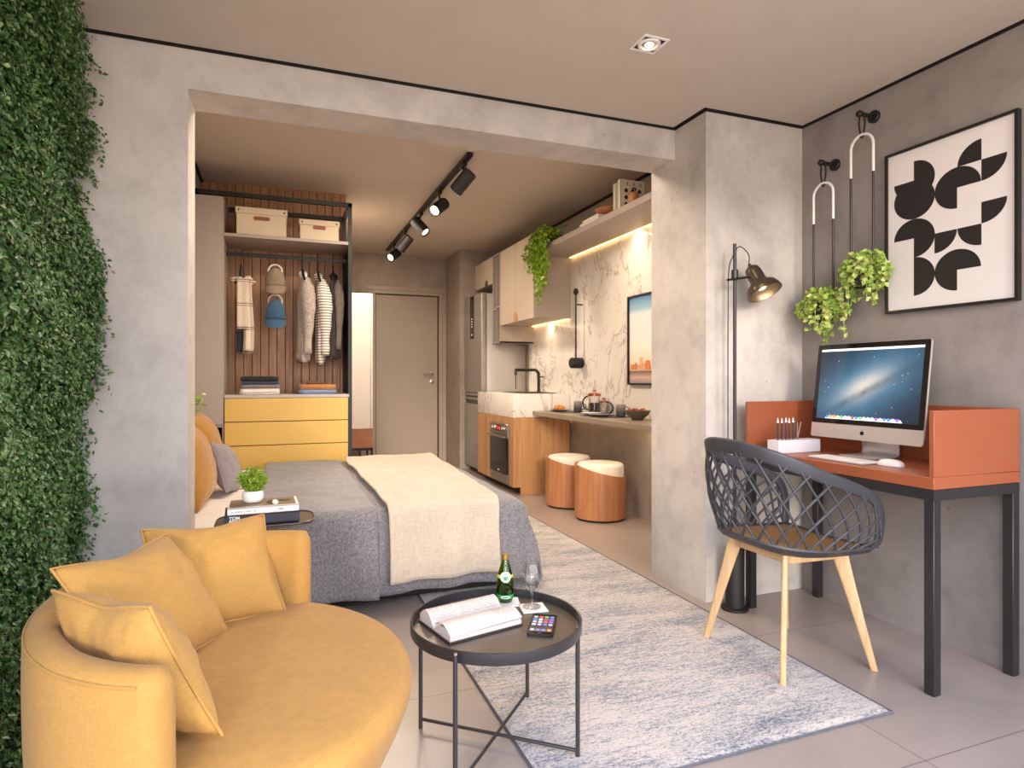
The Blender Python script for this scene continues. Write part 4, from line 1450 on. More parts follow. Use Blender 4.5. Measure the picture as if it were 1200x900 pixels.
b = MB(); b.tube([(2.475, 4.0 + 0.03 * math.cos(a), SZ + 0.105 + 0.028 * math.sin(a)) for a in [PI * k / 12 for k in range(13)]], 0.006, 8); b.build('handle', 'black_matte', t)
book_box('magazine', 'lower cream magazine lying on the wall shelf under a wooden bowl', 2.40, 2.64, 4.40, 4.74, SZ, SZ + 0.022, 'book_cream', 'z', 'magazine', 'magazines lying on the wall shelf')
book_box('magazine', 'upper cream magazine lying on the wall shelf under a wooden bowl', 2.405, 2.63, 4.42, 4.70, SZ + 0.0225, SZ + 0.046, 'book_cream', 'z', 'magazine', 'magazines lying on the wall shelf')
b = MB(); b.lathe([(0, 0), (0.06, 0), (0.10, 0.026), (0.118, 0.052), (0.112, 0.055), (0.09, 0.030), (0.05, 0.010), (0, 0.008)], (2.535, 4.47, SZ + 0.0465), 36)
tag(b.build('wooden_bowl', 'stool_wood', origin=(2.535, 4.47, SZ + 0.046)), 'shallow wooden bowl on magazines on the wall shelf', 'bowl')

# trailing plant at the end of the shelf
tp = thing('trailing_plant', 'bright green trailing plant spilling over the cabinet end of the shelf', 'plant', (2.47, 5.52, SZ))
b = MB(); b.lathe([(0, SZ), (0.05, SZ), (0.062, SZ + 0.09), (0.056, SZ + 0.09), (0.05, SZ + 0.06), (0, SZ + 0.06)], (2.50, 5.52, 0), 24); b.build('pot', 'black_matte', tp)
rg = np.random.default_rng(21)
b = MB(); Vs, Fs, off = [], [], 0
for k in range(40):
    dy = rg.normal(-0.03, 0.10)
    out = 0.07 + 0.05 * rg.random()
    L = 0.10 + 0.52 * rg.random() ** 0.8 * max(0.15, 1 - abs(dy + 0.02) * 3.2)
    a = (2.50, 5.52, SZ + 0.08)
    P = spline([a, (2.42 - 0.02 * rg.random(), 5.52 + dy * 0.6, SZ + 0.13 + 0.05 * rg.random()), (2.385 - out * 0.5, 5.50 + dy, SZ + 0.06), (2.38 - out * 0.55, 5.50 + dy * 1.15, SZ - L * 0.5), (2.375 - out * 0.4, 5.49 + dy * 1.1, SZ - L)], 26)
    b.tube(P, 0.0018, 5)
    c = np.array([list(p) for p in P[3:]])
    c = np.repeat(c, 2, axis=0) + rg.normal(0, 0.010, (len(c) * 2, 3))
    V, F = leaves(rg, c, rg.normal(0, 0.6, (len(c), 3)) + np.array([-0.9, -0.5, 0.4]), rg.normal(0, 0.6, (len(c), 3)) + np.array([-0.1, 0, -0.7]), 0.042, 0.030)
    Vs.append(V); Fs.append(F + off); off += len(V)
for k in range(160):
    pass
n = 240
c = np.array([2.47, 5.48, SZ + 0.10]) + rg.normal(0, 1, (n, 3)) * np.array([0.05, 0.10, 0.035])
c[:, 2] = np.maximum(c[:, 2], SZ + 0.02)
V, F = leaves(rg, c, rg.normal(0, 0.7, (n, 3)) + np.array([-0.5, -0.5, 0.6]), rg.normal(0, 0.8, (n, 3)) + np.array([-0.2, -0.1, 0.2]), 0.042, 0.030)
Vs.append(V); Fs.append(F + off)
b.build('stems', 'trail', tp)
fast_mesh('leaves', np.concatenate(Vs), np.concatenate(Fs), 'trail', tp)

# ================================================================== breakfast bench
ZB = 0.83
t = thing('breakfast_counter', 'long taupe wall mounted breakfast counter over two stools', 'counter', (2.6, 4.5, 0.79))
b = MB(); b.box(2.38, 2.797, YB + 0.01, 5.728, 0.787, ZB, 0.003, 1); b.build('counter_top', 'bench', t)
b = MB(); b.box(2.77, 2.79, 3.2, 5.6, 0.78, 0.787); b.build('light_strip', 'led', t, smooth=0)
light('counter_light', 'AREA', (2.775, 4.2, 0.775), 5, WARM, (0.05, 0, -1), shape='RECTANGLE', size=0.03, size_y=2.0)

# wall picture on the marble
def skyline_mat():
    m = N('skyline_print')
    sx = m.n('SeparateXYZ')
    m.l(m.coord(), sx.inputs[0])
    z = m.math('DIVIDE', sx.outputs['Z'], 0.714)
    col = m.ramp(z, [(0.0, lin((150, 150, 160))), (0.07, lin((214, 178, 160))), (0.135, lin((120, 104, 96))), (0.15, lin((236, 190, 150))), (0.22, lin((250, 232, 208))), (0.42, lin((252, 248, 240))), (0.80, lin((236, 240, 244))), (0.86, lin((160, 200, 226))), (1.0, lin((96, 150, 200)))])
    m.color(col)
    m.set(Roughness=0.25)
    return m.m
MAT['skyline'] = skyline_mat()
PY0, PY1, PZ0, PZ1 = 3.35, 4.56, 1.114, 1.828
t = thing('wall_picture', 'black framed city skyline picture hung on the marble', 'picture', (2.79, 3.95, PZ0))
b = MB(); b.box(2.782, 2.7975, PY0, PY1, PZ0, PZ1); b.build('print', 'skyline', t, smooth=0)
b = MB()
w = 0.014
b.box(2.766, 2.7975, PY0 - w, PY1 + w, PZ0 - w, PZ0); b.box(2.766, 2.7975, PY0 - w, PY1 + w, PZ1, PZ1 + w)
b.box(2.766, 2.7975, PY0 - w, PY0, PZ0, PZ1); b.box(2.766, 2.7975, PY1, PY1 + w, PZ0, PZ1)
b.build('frame', 'black', t, smooth=0)
MAT['tower_orange'] = plain('tower_print', (226, 140, 84), 0.6, var=0.2, vscale=40)
MAT['tower_pale'] = plain('pale_tower_print', (238, 186, 140), 0.6, var=0.15, vscale=40)
b = MB()
rr = random.Random(4)
y = PY0 + 0.01
while y < PY1 - 0.03:
    w_ = 0.035 + 0.05 * rr.random()
    b.mi = rr.randint(0, 1)
    b.box(2.7812, 2.782, y, min(y + w_, PY1 - 0.002), PZ0 + 0.112, PZ0 + 0.15 + 0.13 * rr.random() ** 1.5)
    y += w_ * 0.9
b.build('skyline_towers', ['tower_orange', 'tower_pale'], t, smooth=0)

# wall lamp: slim black rod with a cylinder lamp
t = thing('wall_lamp', 'slim black vertical rod wall lamp on the marble', 'wall lamp', (2.72, 5.40, 1.3))
LX, LY = 2.725, 5.455
b = MB(); b.tube([(LX, LY, 1.33), (LX, LY, 1.99)], 0.008, 10); b.build('rod', 'black', t)
b = MB(); b.ball((LX, LY, 2.0), 0.03, (0.8, 1, 1.15)); b.build('top_knob', 'black', t)
b = MB(); b.tube([(LX, LY, 1.875), (XK - 0.012, LY, 1.875)], 0.007, 8); b.build('wall_peg', 'black', t)
b = MB()
b.lathe([(0, -0.055), (0.046, -0.055), (0.052, -0.048), (0.052, 0.062), (0.045, 0.070), (0, 0.070)], (LX, LY, 1.305), 28, Matrix.Rotation(R(90), 4, 'Y')); b.build('lamp_body', 'black_matte', t)

# ================================================================== stools
def stool(x, y, label, zl, zr):
    t = thing('stool', label, 'stool', (x, y, 0), 'round oak stools under the counter')
    r = 0.212
    b = MB()
    n = 56
    cut = Vector((0.83, -0.56, 0))
    top = lambda a: (zl + zr) / 2 - (zl - zr) / 2 * (math.cos(a) * cut.x + math.sin(a) * cut.y)
    rings = []
    for rad, zf in ((r - 0.012, lambda a: 0.012), (r, lambda a: 0.02), (r, top), (r - 0.006, lambda a: top(a) + 0.002), (r - 0.014, top), (r - 0.016, lambda a: 0.2)):
        rings.append([b.bm.verts.new((x + rad * math.cos(2 * PI * k / n), y + rad * math.sin(2 * PI * k / n), zf(2 * PI * k / n))) for k in range(n)])
    for A, B in zip(rings[:-1], rings[1:]):
        for k in range(n):
            b.bm.faces.new((A[k], A[(k + 1) % n], B[(k + 1) % n], B[k]))
    b.bm.faces.new(rings[0]); b.bm.faces.new(rings[-1])
    b.build('wooden_drum', 'stool_wood', t)
    b = MB(); b.cyl((x, y), r - 0.02, 0.0, 0.016, 40); b.build('foot_ring', 'black_matte', t)
    b = MB()
    R_ = r - 0.019
    b.lathe([(0, 0.22), (R_, 0.22), (R_, zl - 0.02), (R_ - 0.004, zl - 0.006), (R_ - 0.014, zl + 0.004), (R_ - 0.05, zl + 0.010), (0, zl + 0.014)], (x, y, 0), 56); b.build('cushion', 'cream_fabric', t)
stool(2.50, 4.555, 'cream topped round oak stool nearest the pillar', 0.452, 0.352)
stool(2.485, 5.115, 'cream topped round oak stool nearest the oven cabinet', 0.448, 0.352)

# ================================================================== things on the counter
def plate(name, x, y, z, r, mat, label, cat='plate', grp=None):
    b = MB()
    b.lathe([(0, 0), (r * 0.6, 0), (r * 0.66, 0.004), (r, 0.014), (r, 0.017), (r * 0.66, 0.008), (0, 0.006)], (x, y, z), 40)
    return tag(b.build(name, mat, origin=(x, y, z)), label, cat, grp)
def placemat(x0, x1, y0, y1, label):
    b = MB(); b.box(x0, x1, y0, y1, ZB + 0.0005, ZB + 0.004, 0.0012, 1)
    tag(b.build('placemat', 'dark_plate', origin=((x0 + x1) / 2, (y0 + y1) / 2, ZB)), label, 'placemat', 'dark placemats')
placemat(2.49, 2.77, 5.26, 5.64, 'dark placemat under the pastry plate, by the marble block')
placemat(2.46, 2.76, 4.47, 4.86, 'dark placemat nearest the pillar')
plate('plate', 2.585, 5.53, ZB + 0.0045, 0.095, 'plate_grey', 'blue grey plate holding a pastry', grp='blue grey plates')
plate('plate', 2.555, 4.665, ZB + 0.0045, 0.095, 'plate_grey', 'empty blue grey plate on the placemat nearest the pillar', grp='blue grey plates')
plate('plate', 2.60, 4.905, ZB + 0.0045, 0.092, 'white', 'white serving plate beside the coffee press', grp=None)
MAT['pastry'] = plain('baked_pastry', (214, 140, 62), 0.5, var=0.25, vscale=40)
t = thing('croissant', 'golden croissant on the blue grey plate', 'pastry', (2.585, 5.53, ZB + 0.012))
b = MB()
P = [(2.585 + 0.052 * math.cos(a), 5.53 + 0.045 * math.sin(a) - 0.02, ZB + 0.0385) for a in [R(q) for q in range(10, 171, 10)]]
b.tube(P, [0.010 + 0.017 * math.sin(PI * k / (len(P) - 1)) + (0.002 if k % 3 else -0.002) for k in range(len(P))], 12)
b.build('crust', 'pastry', t)

def gradient_mug():
    m = N('mug_glaze')
    sx = m.n('SeparateXYZ')
    m.l(m.coord(), sx.inputs[0])
    f = m.math('DIVIDE', sx.outputs['Z'], 0.10)
    m.color(m.ramp(f, [(0.3, lin((70, 66, 66))), (0.65, lin((122, 114, 110))), (0.95, lin((164, 154, 146)))]))
    m.set(Roughness=0.35)
    return m.m
MAT['mug_glaze'] = gradient_mug()     # two-tone stoneware glaze, dark at the foot
def mug(x, y, label):
    z = ZB + 0.0045
    t = thing('mug', label, 'mug', (x, y, z), 'two tone grey mugs')
    b = MB(); b.lathe([(0, 0), (0.036, 0), (0.041, 0.006), (0.042, 0.10), (0.038, 0.10), (0.037, 0.01), (0, 0.009)], (x, y, z), 32); b.build('cup', 'mug_glaze', t)
    b = MB(); b.tube([(x + 0.035 + 0.034 * math.cos(a) , y - 0.016 * (1 + math.cos(a)) , z + 0.052 + 0.030 * math.sin(a)) for a in [R(q) for q in range(-95, 96, 19)]], 0.005, 8); b.build('handle', 'mug_glaze', t)
mug(2.705, 5.37, 'two tone grey mug on the placemat by the marble block')
mug(2.70, 4.565, 'two tone grey mug on the placemat nearest the pillar')

def french_press(x, y, z, r, h, label, fill):
    t = thing('french_press', label, 'coffee press', (x, y, z))
    b = MB(); b.lathe([(r, 0.012), (r, h * 0.86), (r - 0.003, h * 0.86), (r - 0.003, 0.014), (0, 0.014), (0, 0.012)], (x, y, z), 32); b.build('glass_beaker', 'glass', t)
    if fill:
        b = MB(); b.cyl((x, y), r - 0.0045, z + 0.016, z + 0.016 + h * fill, 28)
        b.build('coffee', 'coffee', t)
    b = MB(); b.cyl((x, y), r + 0.004, z, z + 0.014, 28, 0.002)
    b.lathe([(r + 0.003, h * 0.80), (r + 0.005, h * 0.80), (r + 0.005, h * 0.90), (r - 0.01, h * 0.93), (0, h * 0.935), (0, h * 0.90), (r + 0.003, h * 0.88)], (x, y, z), 32)
    b.build('metal_rim', 'copper', t)
    b = MB(); b.tube([(x, y, z + h * 0.45), (x, y, z + h * 1.02)], 0.003, 8); b.lathe([(0, h), (0.016, h), (0.018, h + 0.008), (0.010, h + 0.014), (0, h + 0.015)], (x, y, z), 20); b.build('plunger', 'copper', t)
    return t
MAT['coffee'] = plain('coffee', (26, 14, 9), 0.2)
fp = french_press(2.70, 5.03, ZB + 0.0005, 0.055, 0.205, 'glass french press of coffee with copper rim', 0.42)
def loop_handle(root, x, y, z, dx, dy, rad, mat='black'):
    b = MB(); b.tube([(x + dx * rad * math.cos(a), y + dy * rad * math.cos(a), z + rad * 1.15 * math.sin(a)) for a in [R(q) for q in range(-85, 86, 17)]], 0.007, 8); b.build('handle', mat, root)
loop_handle(fp, 2.70 - 0.055 * 0.7, 5.03 + 0.055 * 0.7, ZB + 0.10, -0.75, 0.6, 0.055)
fp2 = french_press(2.735, 4.915, ZB + 0.0005, 0.034, 0.135, 'small glass milk press to the right of the french press', 0)
loop_handle(fp2, 2.735 + 0.02, 4.915 - 0.034, ZB + 0.06, 0.6, -0.9, 0.045)

MAT['bowl_glaze'] = plain('olive_grey_glaze', (98, 92, 80), 0.35, var=0.1)
t = thing('fruit_bowl', 'grey stoneware bowl of strawberries on the counter end', 'bowl', (2.625, 4.185, ZB))
b = MB(); b.lathe([(0, 0.002), (0.045, 0.002), (0.05, 0.012), (0.085, 0.04), (0.103, 0.075), (0.098, 0.076), (0.08, 0.045), (0.045, 0.018), (0, 0.016)], (2.625, 4.185, ZB), 40); b.build('bowl_body', 'bowl_glaze', t)
t['label'] = 'dark stoneware bowl of berries on the counter, nearest the pillar'
MAT['berry'] = plain('strawberry', (206, 34, 28), 0.35, var=0.15, vscale=60)
MAT['berry_dark'] = plain('dark_berry', (40, 20, 28), 0.4, var=0.2)
def berry(x, y, z, r, mat, label, ro):
    t = thing('strawberry' if mat == 'berry' else 'dark_berry', label, 'berry', (x, y, z), 'berries in the bowl')
    b = MB(); b.lathe([(0, -1.15 * r), (0.45 * r, -0.9 * r), (0.85 * r, -0.2 * r), (0.95 * r, 0.3 * r), (0.7 * r, 0.75 * r), (0, 0.9 * r)], (x, y, z), 16, Matrix.Rotation(ro, 4, 'X')); b.build('flesh', mat, t)
    if mat == 'berry':
        b = MB()
        for k in range(5):
            a = 2 * PI * k / 5
            b.prism([(0, -0.15 * r), (0.8 * r, 0), (0, 0.15 * r)], 0.001, Matrix.Translation((x, y, z)) @ Matrix.Rotation(ro, 4, 'X') @ Matrix.Translation((0, 0, 0.88 * r)) @ Matrix.Rotation(a, 4, 'Z') @ Matrix.Rotation(R(12), 4, 'Y'))
        b.build('calyx', 'trail', t, smooth=0)
for dx, dy, dz, m, lab in ((-0.045, 0.045, 0.072, 'berry', 'strawberry at the left rim of the berry bowl'), (0.03, -0.03, 0.075, 'berry', 'strawberry at the right of the berry bowl'), (-0.01, -0.0, 0.074, 'berry', 'strawberry in the middle of the berry bowl'), (0.0, 0.055, 0.07, 'berry_dark', 'dark berry behind the middle strawberry'), (-0.05, -0.02, 0.068, 'berry_dark', 'dark berry at the front of the bowl'), (0.05, 0.02, 0.07, 'berry_dark', 'dark berry at the wall side of the bowl')):
    berry(2.625 + dx, 4.185 + dy, ZB + dz, 0.019, m, lab, R(40 + dx * 800))

# ================================================================== ceiling lights
MAT['lamp_glow'] = emit('lamp_glow', (255, 236, 206), 14.0)
MAT['lamp_glow_soft'] = emit('lamp_glow_soft', (255, 232, 200), 5.0)
TX = 1.32
t = thing('track_light', 'black ceiling track with five cylindrical spotlights', 'track light', (TX, 6.2, Z_IN))
b = MB(); b.box(TX - 0.022, TX + 0.022, 4.36, 8.0, Z_IN - 0.03, Z_IN - 0.0005, 0.002, 1); b.build('rail', 'black', t)
def head(y, d, lit, length=0.18, r=0.054):
    d = Vector(d).normalized()
    piv = Vector((TX, y, Z_IN - 0.162))
    b = MB()
    q = d.to_track_quat('Z', 'Y').to_matrix().to_4x4()
    L = length
    b.lathe([(0, -L * 0.5), (r, -L * 0.5), (r, L * 0.5), (r * 0.86, L * 0.5), (r * 0.80, L * 0.36), (0, L * 0.36)], piv, 28, q)
    o = b.build('spotlight', 'black_matte', t)
    b = MB()
    b.box(TX - 0.018, TX + 0.018, y - 0.05, y + 0.05, Z_IN - 0.055, Z_IN - 0.029, 0.003, 1)
    b.build('adapter', 'black', o)
    b = MB(); b.tube([(TX, y, Z_IN - 0.05), tuple(piv - d * L * 0.15)], 0.010, 10); b.build('stem', 'black', o)
    b = MB(); b.lathe([(0, L * 0.365), (r * 0.70, L * 0.365), (r * 0.74, L * 0.40), (0, L * 0.385)], piv, 24, q); b.build('lens', 'lamp_glow' if lit == 2 else 'lamp_glow_soft', o)
    light('track_spot', 'SPOT', piv + d * (L * 0.5 + 0.02), (75 if lit == 2 else 24 if d.x > 0 else 48), (1.0, 0.80, 0.58), d, spot_size=R(80), spot_blend=0.7, shadow_soft_size=0.04)
head(4.55, (-0.45, 0.62, -0.62), 1)
head(5.30, (-0.62, -0.52, -0.55), 2)
head(6.05, (0.42, -0.42, -0.60), 1)
head(6.85, (-0.50, 0.45, -0.70), 1)
head(7.55, (-0.55, -0.50, -0.45), 1)

# recessed square downlight in the balcony ceiling
DX, DY = 1.434, 2.197
t = thing('downlight', 'square recessed white downlight in the balcony ceiling', 'ceiling light', (DX, DY, Z_OUT))
b = MB()
s0, s1 = 0.060, 0.048
for (x0, x1, y0, y1) in ((-s0, s0, -s0, -s1), (-s0, s0, s1, s0), (-s0, -s1, -s1, s1), (s1, s0, -s1, s1)):
    b.box(DX + x0, DX + x1, DY + y0, DY + y1, Z_OUT - 0.004, Z_OUT + 0.0005, 0.0008, 1)
b.build('frame', 'white', t)
b = MB(); b.box(DX - s1, DX + s1, DY - s1, DY + s1, Z_OUT - 0.0012, Z_OUT - 0.0004); b.build('dark_recess', 'black_matte', t, smooth=0)
b = MB(); b.lathe([(0.034, -0.001), (0.036, -0.008), (0.045, -0.008), (0.047, -0.001)], (DX, DY, Z_OUT), 36); b.build('ring', 'white', t)
b = MB(); b.lathe([(0.0, -0.0030), (0.020, -0.0035), (0.034, -0.0018), (0.034, -0.0014), (0, -0.0014)], (DX, DY, Z_OUT), 36); b.build('reflector', 'chrome', t)
b = MB(); b.lathe([(0, -0.010), (0.012, -0.009), (0.018, -0.004), (0, -0.0034)], (DX, DY, Z_OUT), 28); b.build('bulb', 'lamp_glow', t)
light('downlight_beam', 'SPOT', (DX, DY, Z_OUT - 0.02), 30, (1.0, 0.82, 0.62), (0, 0, -1), spot_size=R(110), spot_blend=0.8, shadow_soft_size=0.03)
# ================================================================== desk
DX0, DX1, DYA, DYB, DZ = 2.215, 2.692, 1.56, 2.525, 0.792
t = thing('desk', 'terracotta topped desk with raised sides on black metal legs', 'desk', (2.45, 2.04, 0))
b = MB(); b.box(DX0, DX1, DYA, DYB, 0.748, DZ, 0.002, 1); b.build('desk_top', 'orange', t)
b = MB(); b.box(DX0, DX1, DYA, DYA + 0.018, DZ + 0.0005, 1.035, 0.0015, 1); b.build('side_panel', 'orange', t)
b = MB(); b.box(DX0, DX1, DYB - 0.018, DYB, DZ + 0.0005, 1.035, 0.0015, 1); b.build('side_panel', 'orange', t)
b = MB(); b.box(DX1 - 0.018, DX1, DYA + 0.018, DYB - 0.018, DZ + 0.0005, 1.035, 0.0015, 1); b.build('back_panel', 'orange', t)
b = MB()
w = 0.038
b.box(DX0, DX1, DYA, DYA + w, 0.708, 0.747); b.box(DX0, DX1, DYB - w, DYB, 0.708, 0.747)
b.box(DX0, DX0 + w, DYA + w, DYB - w, 0.708, 0.747); b.box(DX1 - w, DX1, DYA + w, DYB - w, 0.708, 0.747)
b.build('apron_frame', 'charcoal', t, smooth=0)
for x in (DX0, DX1 - w):
    for y in (DYA, DYB - w):
        b = MB(); b.box(x, x + w, y, y + w, 0, 0.708, 0.002, 1); b.build('leg', 'charcoal', t)

# ------------------------------------------------------------------ computer
def galaxy():
    m = N('galaxy_wallpaper')
    # screen plane: local y runs right to left, local z up (metres from the thing's base)
    v = m.coord(loc=(0, 0, -0.30))
    rot = m.coord(rot=(R(-28), 0, 0), loc=(0, 0, 0))
    mp = m.n('Mapping'); mp.inputs['Location'].default_value = (0, -0.01, -0.325); m.l(m.tc.outputs['Object'], mp.inputs[0])
    mp2 = m.n('Mapping'); mp2.inputs['Rotation'].default_value = (R(27), 0, 0); m.l(mp.outputs[0], mp2.inputs[0])
    def blob(sy, sz, oy=0.0, oz=0.0):
        q = m.n('Mapping'); q.inputs['Location'].default_value = (0, oy, oz); q.inputs['Scale'].default_value = (0, sy, sz)
        m.l(mp2.outputs[0], q.inputs[0])
        ln = m.n('VectorMath', operation='LENGTH'); m.l(q.outputs[0], ln.inputs[0])
        return m.math('EXPONENT', m.math('MULTIPLY', m.math('MULTIPLY', ln.outputs['Value'], ln.outputs['Value']), -1.0))
    disc = blob(3.4, 7.5)
    core = blob(8.5, 22.0, 0.0, 0.0)
    n1 = m.noise(mp2.outputs[0], 14, 5, 0.65)
    dust = blob(3.6, 55.0, 0.0, 1.5)
    base = m.mix(m.math('MULTIPLY', disc, m.math('ADD', 0.6, m.math('MULTIPLY', n1, 0.7))), lin((22, 40, 66)), lin((96, 158, 196)))
    col = m.mix(core, base, lin((255, 246, 232)))
    col = m.mix(m.math('MULTIPLY', dust, m.math('MULTIPLY', n1, 1.1)), col, lin((40, 70, 96)))
    vo = m.n('TexVoronoi'); vo.inputs['Scale'].default_value = 26
    m.l(m.tc.outputs['Object'], vo.inputs['Vector'])
    st = m.ramp(vo.outputs['Distance'], [(0.03, (1, 1, 1)), (0.09, (0, 0, 0))])
    col = m.mix(st, col, (0.9, 0.95, 1.0))
    m.set(Roughness=0.12)
    m.b.inputs['Base Color'].default_value = (0.01, 0.01, 0.01, 1)
    m.l(col, m.b.inputs['Emission Color'])
    m.b.inputs['Emission Strength'].default_value = 0.85
    return m.m
MAT['galaxy'] = galaxy()
MAT['screen_white'] = emit('screen_white', (240, 242, 246), 0.85)
for nm, c in (('icon_blue', (70, 130, 220)), ('icon_orange', (240, 150, 50)), ('icon_green', (90, 190, 90)), ('icon_red', (220, 70, 70)), ('icon_grey', (190, 194, 200)), ('icon_violet', (150, 90, 190))):
    MAT[nm] = emit(nm, c, 0.8)
ICONS = ['icon_blue', 'icon_orange', 'icon_green', 'icon_red', 'icon_grey', 'icon_violet']

IX, IY = 2.50, 2.085
pc = thing('desktop_computer', 'silver all in one computer with galaxy wallpaper on the desk', 'computer', (IX, IY, DZ))
# local frame of the display: u along -y (right in the photo), w up, tilted back
tilt = R(7)
def disp(u, w, d):
    """u: 0 left .. 1 right across the screen, w metres up from the chin's lower edge, d metres towards the viewer"""
    W = 0.575
    return Vector((IX - 0.004 + w * math.sin(tilt) - d * math.cos(tilt), IY + W / 2 - u * W, DZ + 0.078 + w * math.cos(tilt) + d * math.sin(tilt) * -1))
MD = Matrix(((0, math.sin(tilt), -math.cos(tilt), IX - 0.004), (-1, 0, 0, IY), (0, math.cos(tilt), -math.sin(tilt), DZ + 0.078), (0, 0, 0, 1)))
# MD maps local (x right, y up, z towards the viewer)
def rrect(w, h, r, n=6, x0=0, y0=0):
    out = []
    for cx, cy, a0 in ((w / 2 - r, h / 2 - r, 0), (-w / 2 + r, h / 2 - r, 90), (-w / 2 + r, -h / 2 + r, 180), (w / 2 - r, -h / 2 + r, 270)):
        for i in range(n + 1):
            a = R(a0 + 90 * i / n)
            out.append((x0 + cx + r * math.cos(a), y0 + cy + r * math.sin(a)))
    return out
W_, H_ = 0.575, 0.452
b = MB(); b.prism(rrect(W_, H_, 0.012, x0=0, y0=H_ / 2), 0.010, MD)
# gently bulging back
bb = []
for k, (s, zz) in enumerate(((1.0, 0.0), (0.97, -0.008), (0.80, -0.022), (0.45, -0.036), (0.0, -0.040))):
    if s == 0:
        bb.append([b.bm.verts.new(MD @ Vector((0, H_ / 2, zz)))])
    else:
        bb.append([b.bm.verts.new(MD @ Vector((x * s, H_ / 2 + (y - H_ / 2) * s, zz))) for x, y in rrect(W_, H_, 0.012, x0=0, y0=H_ / 2)])
for A, B in zip(bb[:-1], bb[1:]):
    n = len(A)
    for k in range(n):
        if len(B) == 1: b.bm.faces.new((A[k], A[(k + 1) % n], B[0]))
        else: b.bm.faces.new((A[k], A[(k + 1) % n], B[(k + 1) % n], B[k]))
hs = b.build('display_housing', 'aluminium', pc, smooth=40)
b = MB(); b.prism(rrect(W_ - 0.002, H_ - 0.068, 0.008, x0=0, y0=0.068 + (H_ - 0.068) / 2), 0.0012, MD @ Matrix.Translation((0, 0, 0.0101))); b.build('bezel_glass', 'black_glass', pc, smooth=0)
SX0, SX1, SY0, SY1 = -0.262, 0.262, 0.090, 0.428
b = MB(); b.prism([(SX0, SY0), (SX1, SY0), (SX1, SY1), (SX0, SY1)], 0.0004, MD @ Matrix.Translation((0, 0, 0.0114))); scn = b.build('screen', 'galaxy', pc, smooth=0)
b = MB(); b.prism([(SX0, SY1 - 0.010), (SX1, SY1 - 0.010), (SX1, SY1), (SX0, SY1)], 0.0003, MD @ Matrix.Translation((0, 0, 0.0119))); b.build('menu_bar', 'screen_white', scn, smooth=0)
b = MB(); b.prism([(-0.21, SY0 + 0.002), (0.19, SY0 + 0.002), (0.182, SY0 + 0.014), (-0.202, SY0 + 0.014)], 0.0003, MD @ Matrix.Translation((0, 0, 0.0119))); b.build('dock', 'screen_white', scn, smooth=0)
b = MB()
rr = random.Random(2)
for k in range(19):
    b.mi = rr.choice([0, 1, 2, 3, 4, 4, 4, 5])
    x = -0.197 + k * 0.0202
    b.prism(rrect(0.014, 0.014, 0.003, 3, x, SY0 + 0.012), 0.0003, MD @ Matrix.Translation((0, 0, 0.0124)))
b.build('dock_icons', ICONS, scn, smooth=0)
# apple shaped emblem on the chin
b = MB()
ap = []
for k in range(40):
    a = 2 * PI * k / 40
    r = 0.0100 * (1 + 0.10 * math.cos(2 * a) ) 
    x, y = r * math.cos(a) * 0.98, r * math.sin(a) * 1.02
    if abs(a - PI / 2) < 0.55: y -= 0.0020 * (1 - abs(a - PI / 2) / 0.55)
    if abs(a - 3 * PI / 2) < 0.4: y += 0.0014 * (1 - abs(a - 3 * PI / 2) / 0.4)
    # the bite on the right
    dxb, dyb = x - 0.0125, y - 0.0015
    db = math.hypot(dxb, dyb)
    if db < 0.0056:
        x, y = 0.0125 + dxb / db * 0.0056, 0.0015 + dyb / db * 0.0056
    ap.append((x, y + 0.034))
b.prism(ap, 0.0005, MD @ Matrix.Translation((0, 0, 0.0101)))
lf = []
for k in range(9):
    a = PI * k / 8
    lf.append((0.0010 + 0.0046 * (k / 8) + 0.0013 * math.sin(a), 0.0465 + 0.0058 * (k / 8) - 0.0013 * math.sin(a)))
for k in range(1, 8):
    a = PI * (8 - k) / 8
    lf.append((0.0010 + 0.0046 * ((8 - k) / 8) - 0.0013 * math.sin(a), 0.0465 + 0.0058 * ((8 - k) / 8) + 0.0013 * math.sin(a)))
b.prism(lf, 0.0005, MD @ Matrix.Translation((0, 0, 0.0101)))
b.build('emblem', 'black_glass', pc, smooth=0)
# bent aluminium stand
b = MB()
sp = spline([(IX - 0.045, IY, DZ + 0.004), (IX + 0.04, IY, DZ + 0.004), (IX + 0.092, IY, DZ + 0.009), (IX + 0.105, IY, DZ + 0.03), (IX + 0.095, IY, DZ + 0.08), (IX + 0.06, IY, DZ + 0.16), (IX + 0.035, IY, DZ + 0.22)], 40)
b.strip(sp, [(0, 1, 0)] * len(sp), 0.19, 0.007)
b.build('stand', 'aluminium', pc, smooth=50)

kb = thing('keyboard', 'slim white keyboard in front of the computer', 'keyboard', (2.32, 2.035, DZ))
b = MB(); b.box(2.262, 2.378, 1.895, 2.175, DZ + 0.0005, DZ + 0.008, 0.003, 2); b.build('keyboard_body', 'aluminium', kb)
b = MB()
for r_ in range(6):
    n = 14 if r_ < 5 else 8
    for c in range(n):
        y1 = 2.170 - c * (0.270 / n); x0 = 2.266 + (5 - r_) * 0.0182
        b.box(x0, x0 + 0.0155, y1 - 0.270 / n + 0.0028, y1, DZ + 0.008, DZ + 0.0105)
o = b.build('keys', 'white', kb, smooth=0)
tag(o, kind='stuff')
b = MB()
def mf(u, v):
    a = 2 * PI * u; t_ = v * PI / 2
    ca, sa = math.copysign(abs(math.cos(a)) ** 0.8, math.cos(a)), math.copysign(abs(math.sin(a)) ** 0.8, math.sin(a))
    return (2.365 + 0.030 * ca * math.cos(t_) ** 0.6, 1.845 + 0.056 * sa * math.cos(t_) ** 0.6, DZ + 0.0012 + 0.026 * math.sin(t_))
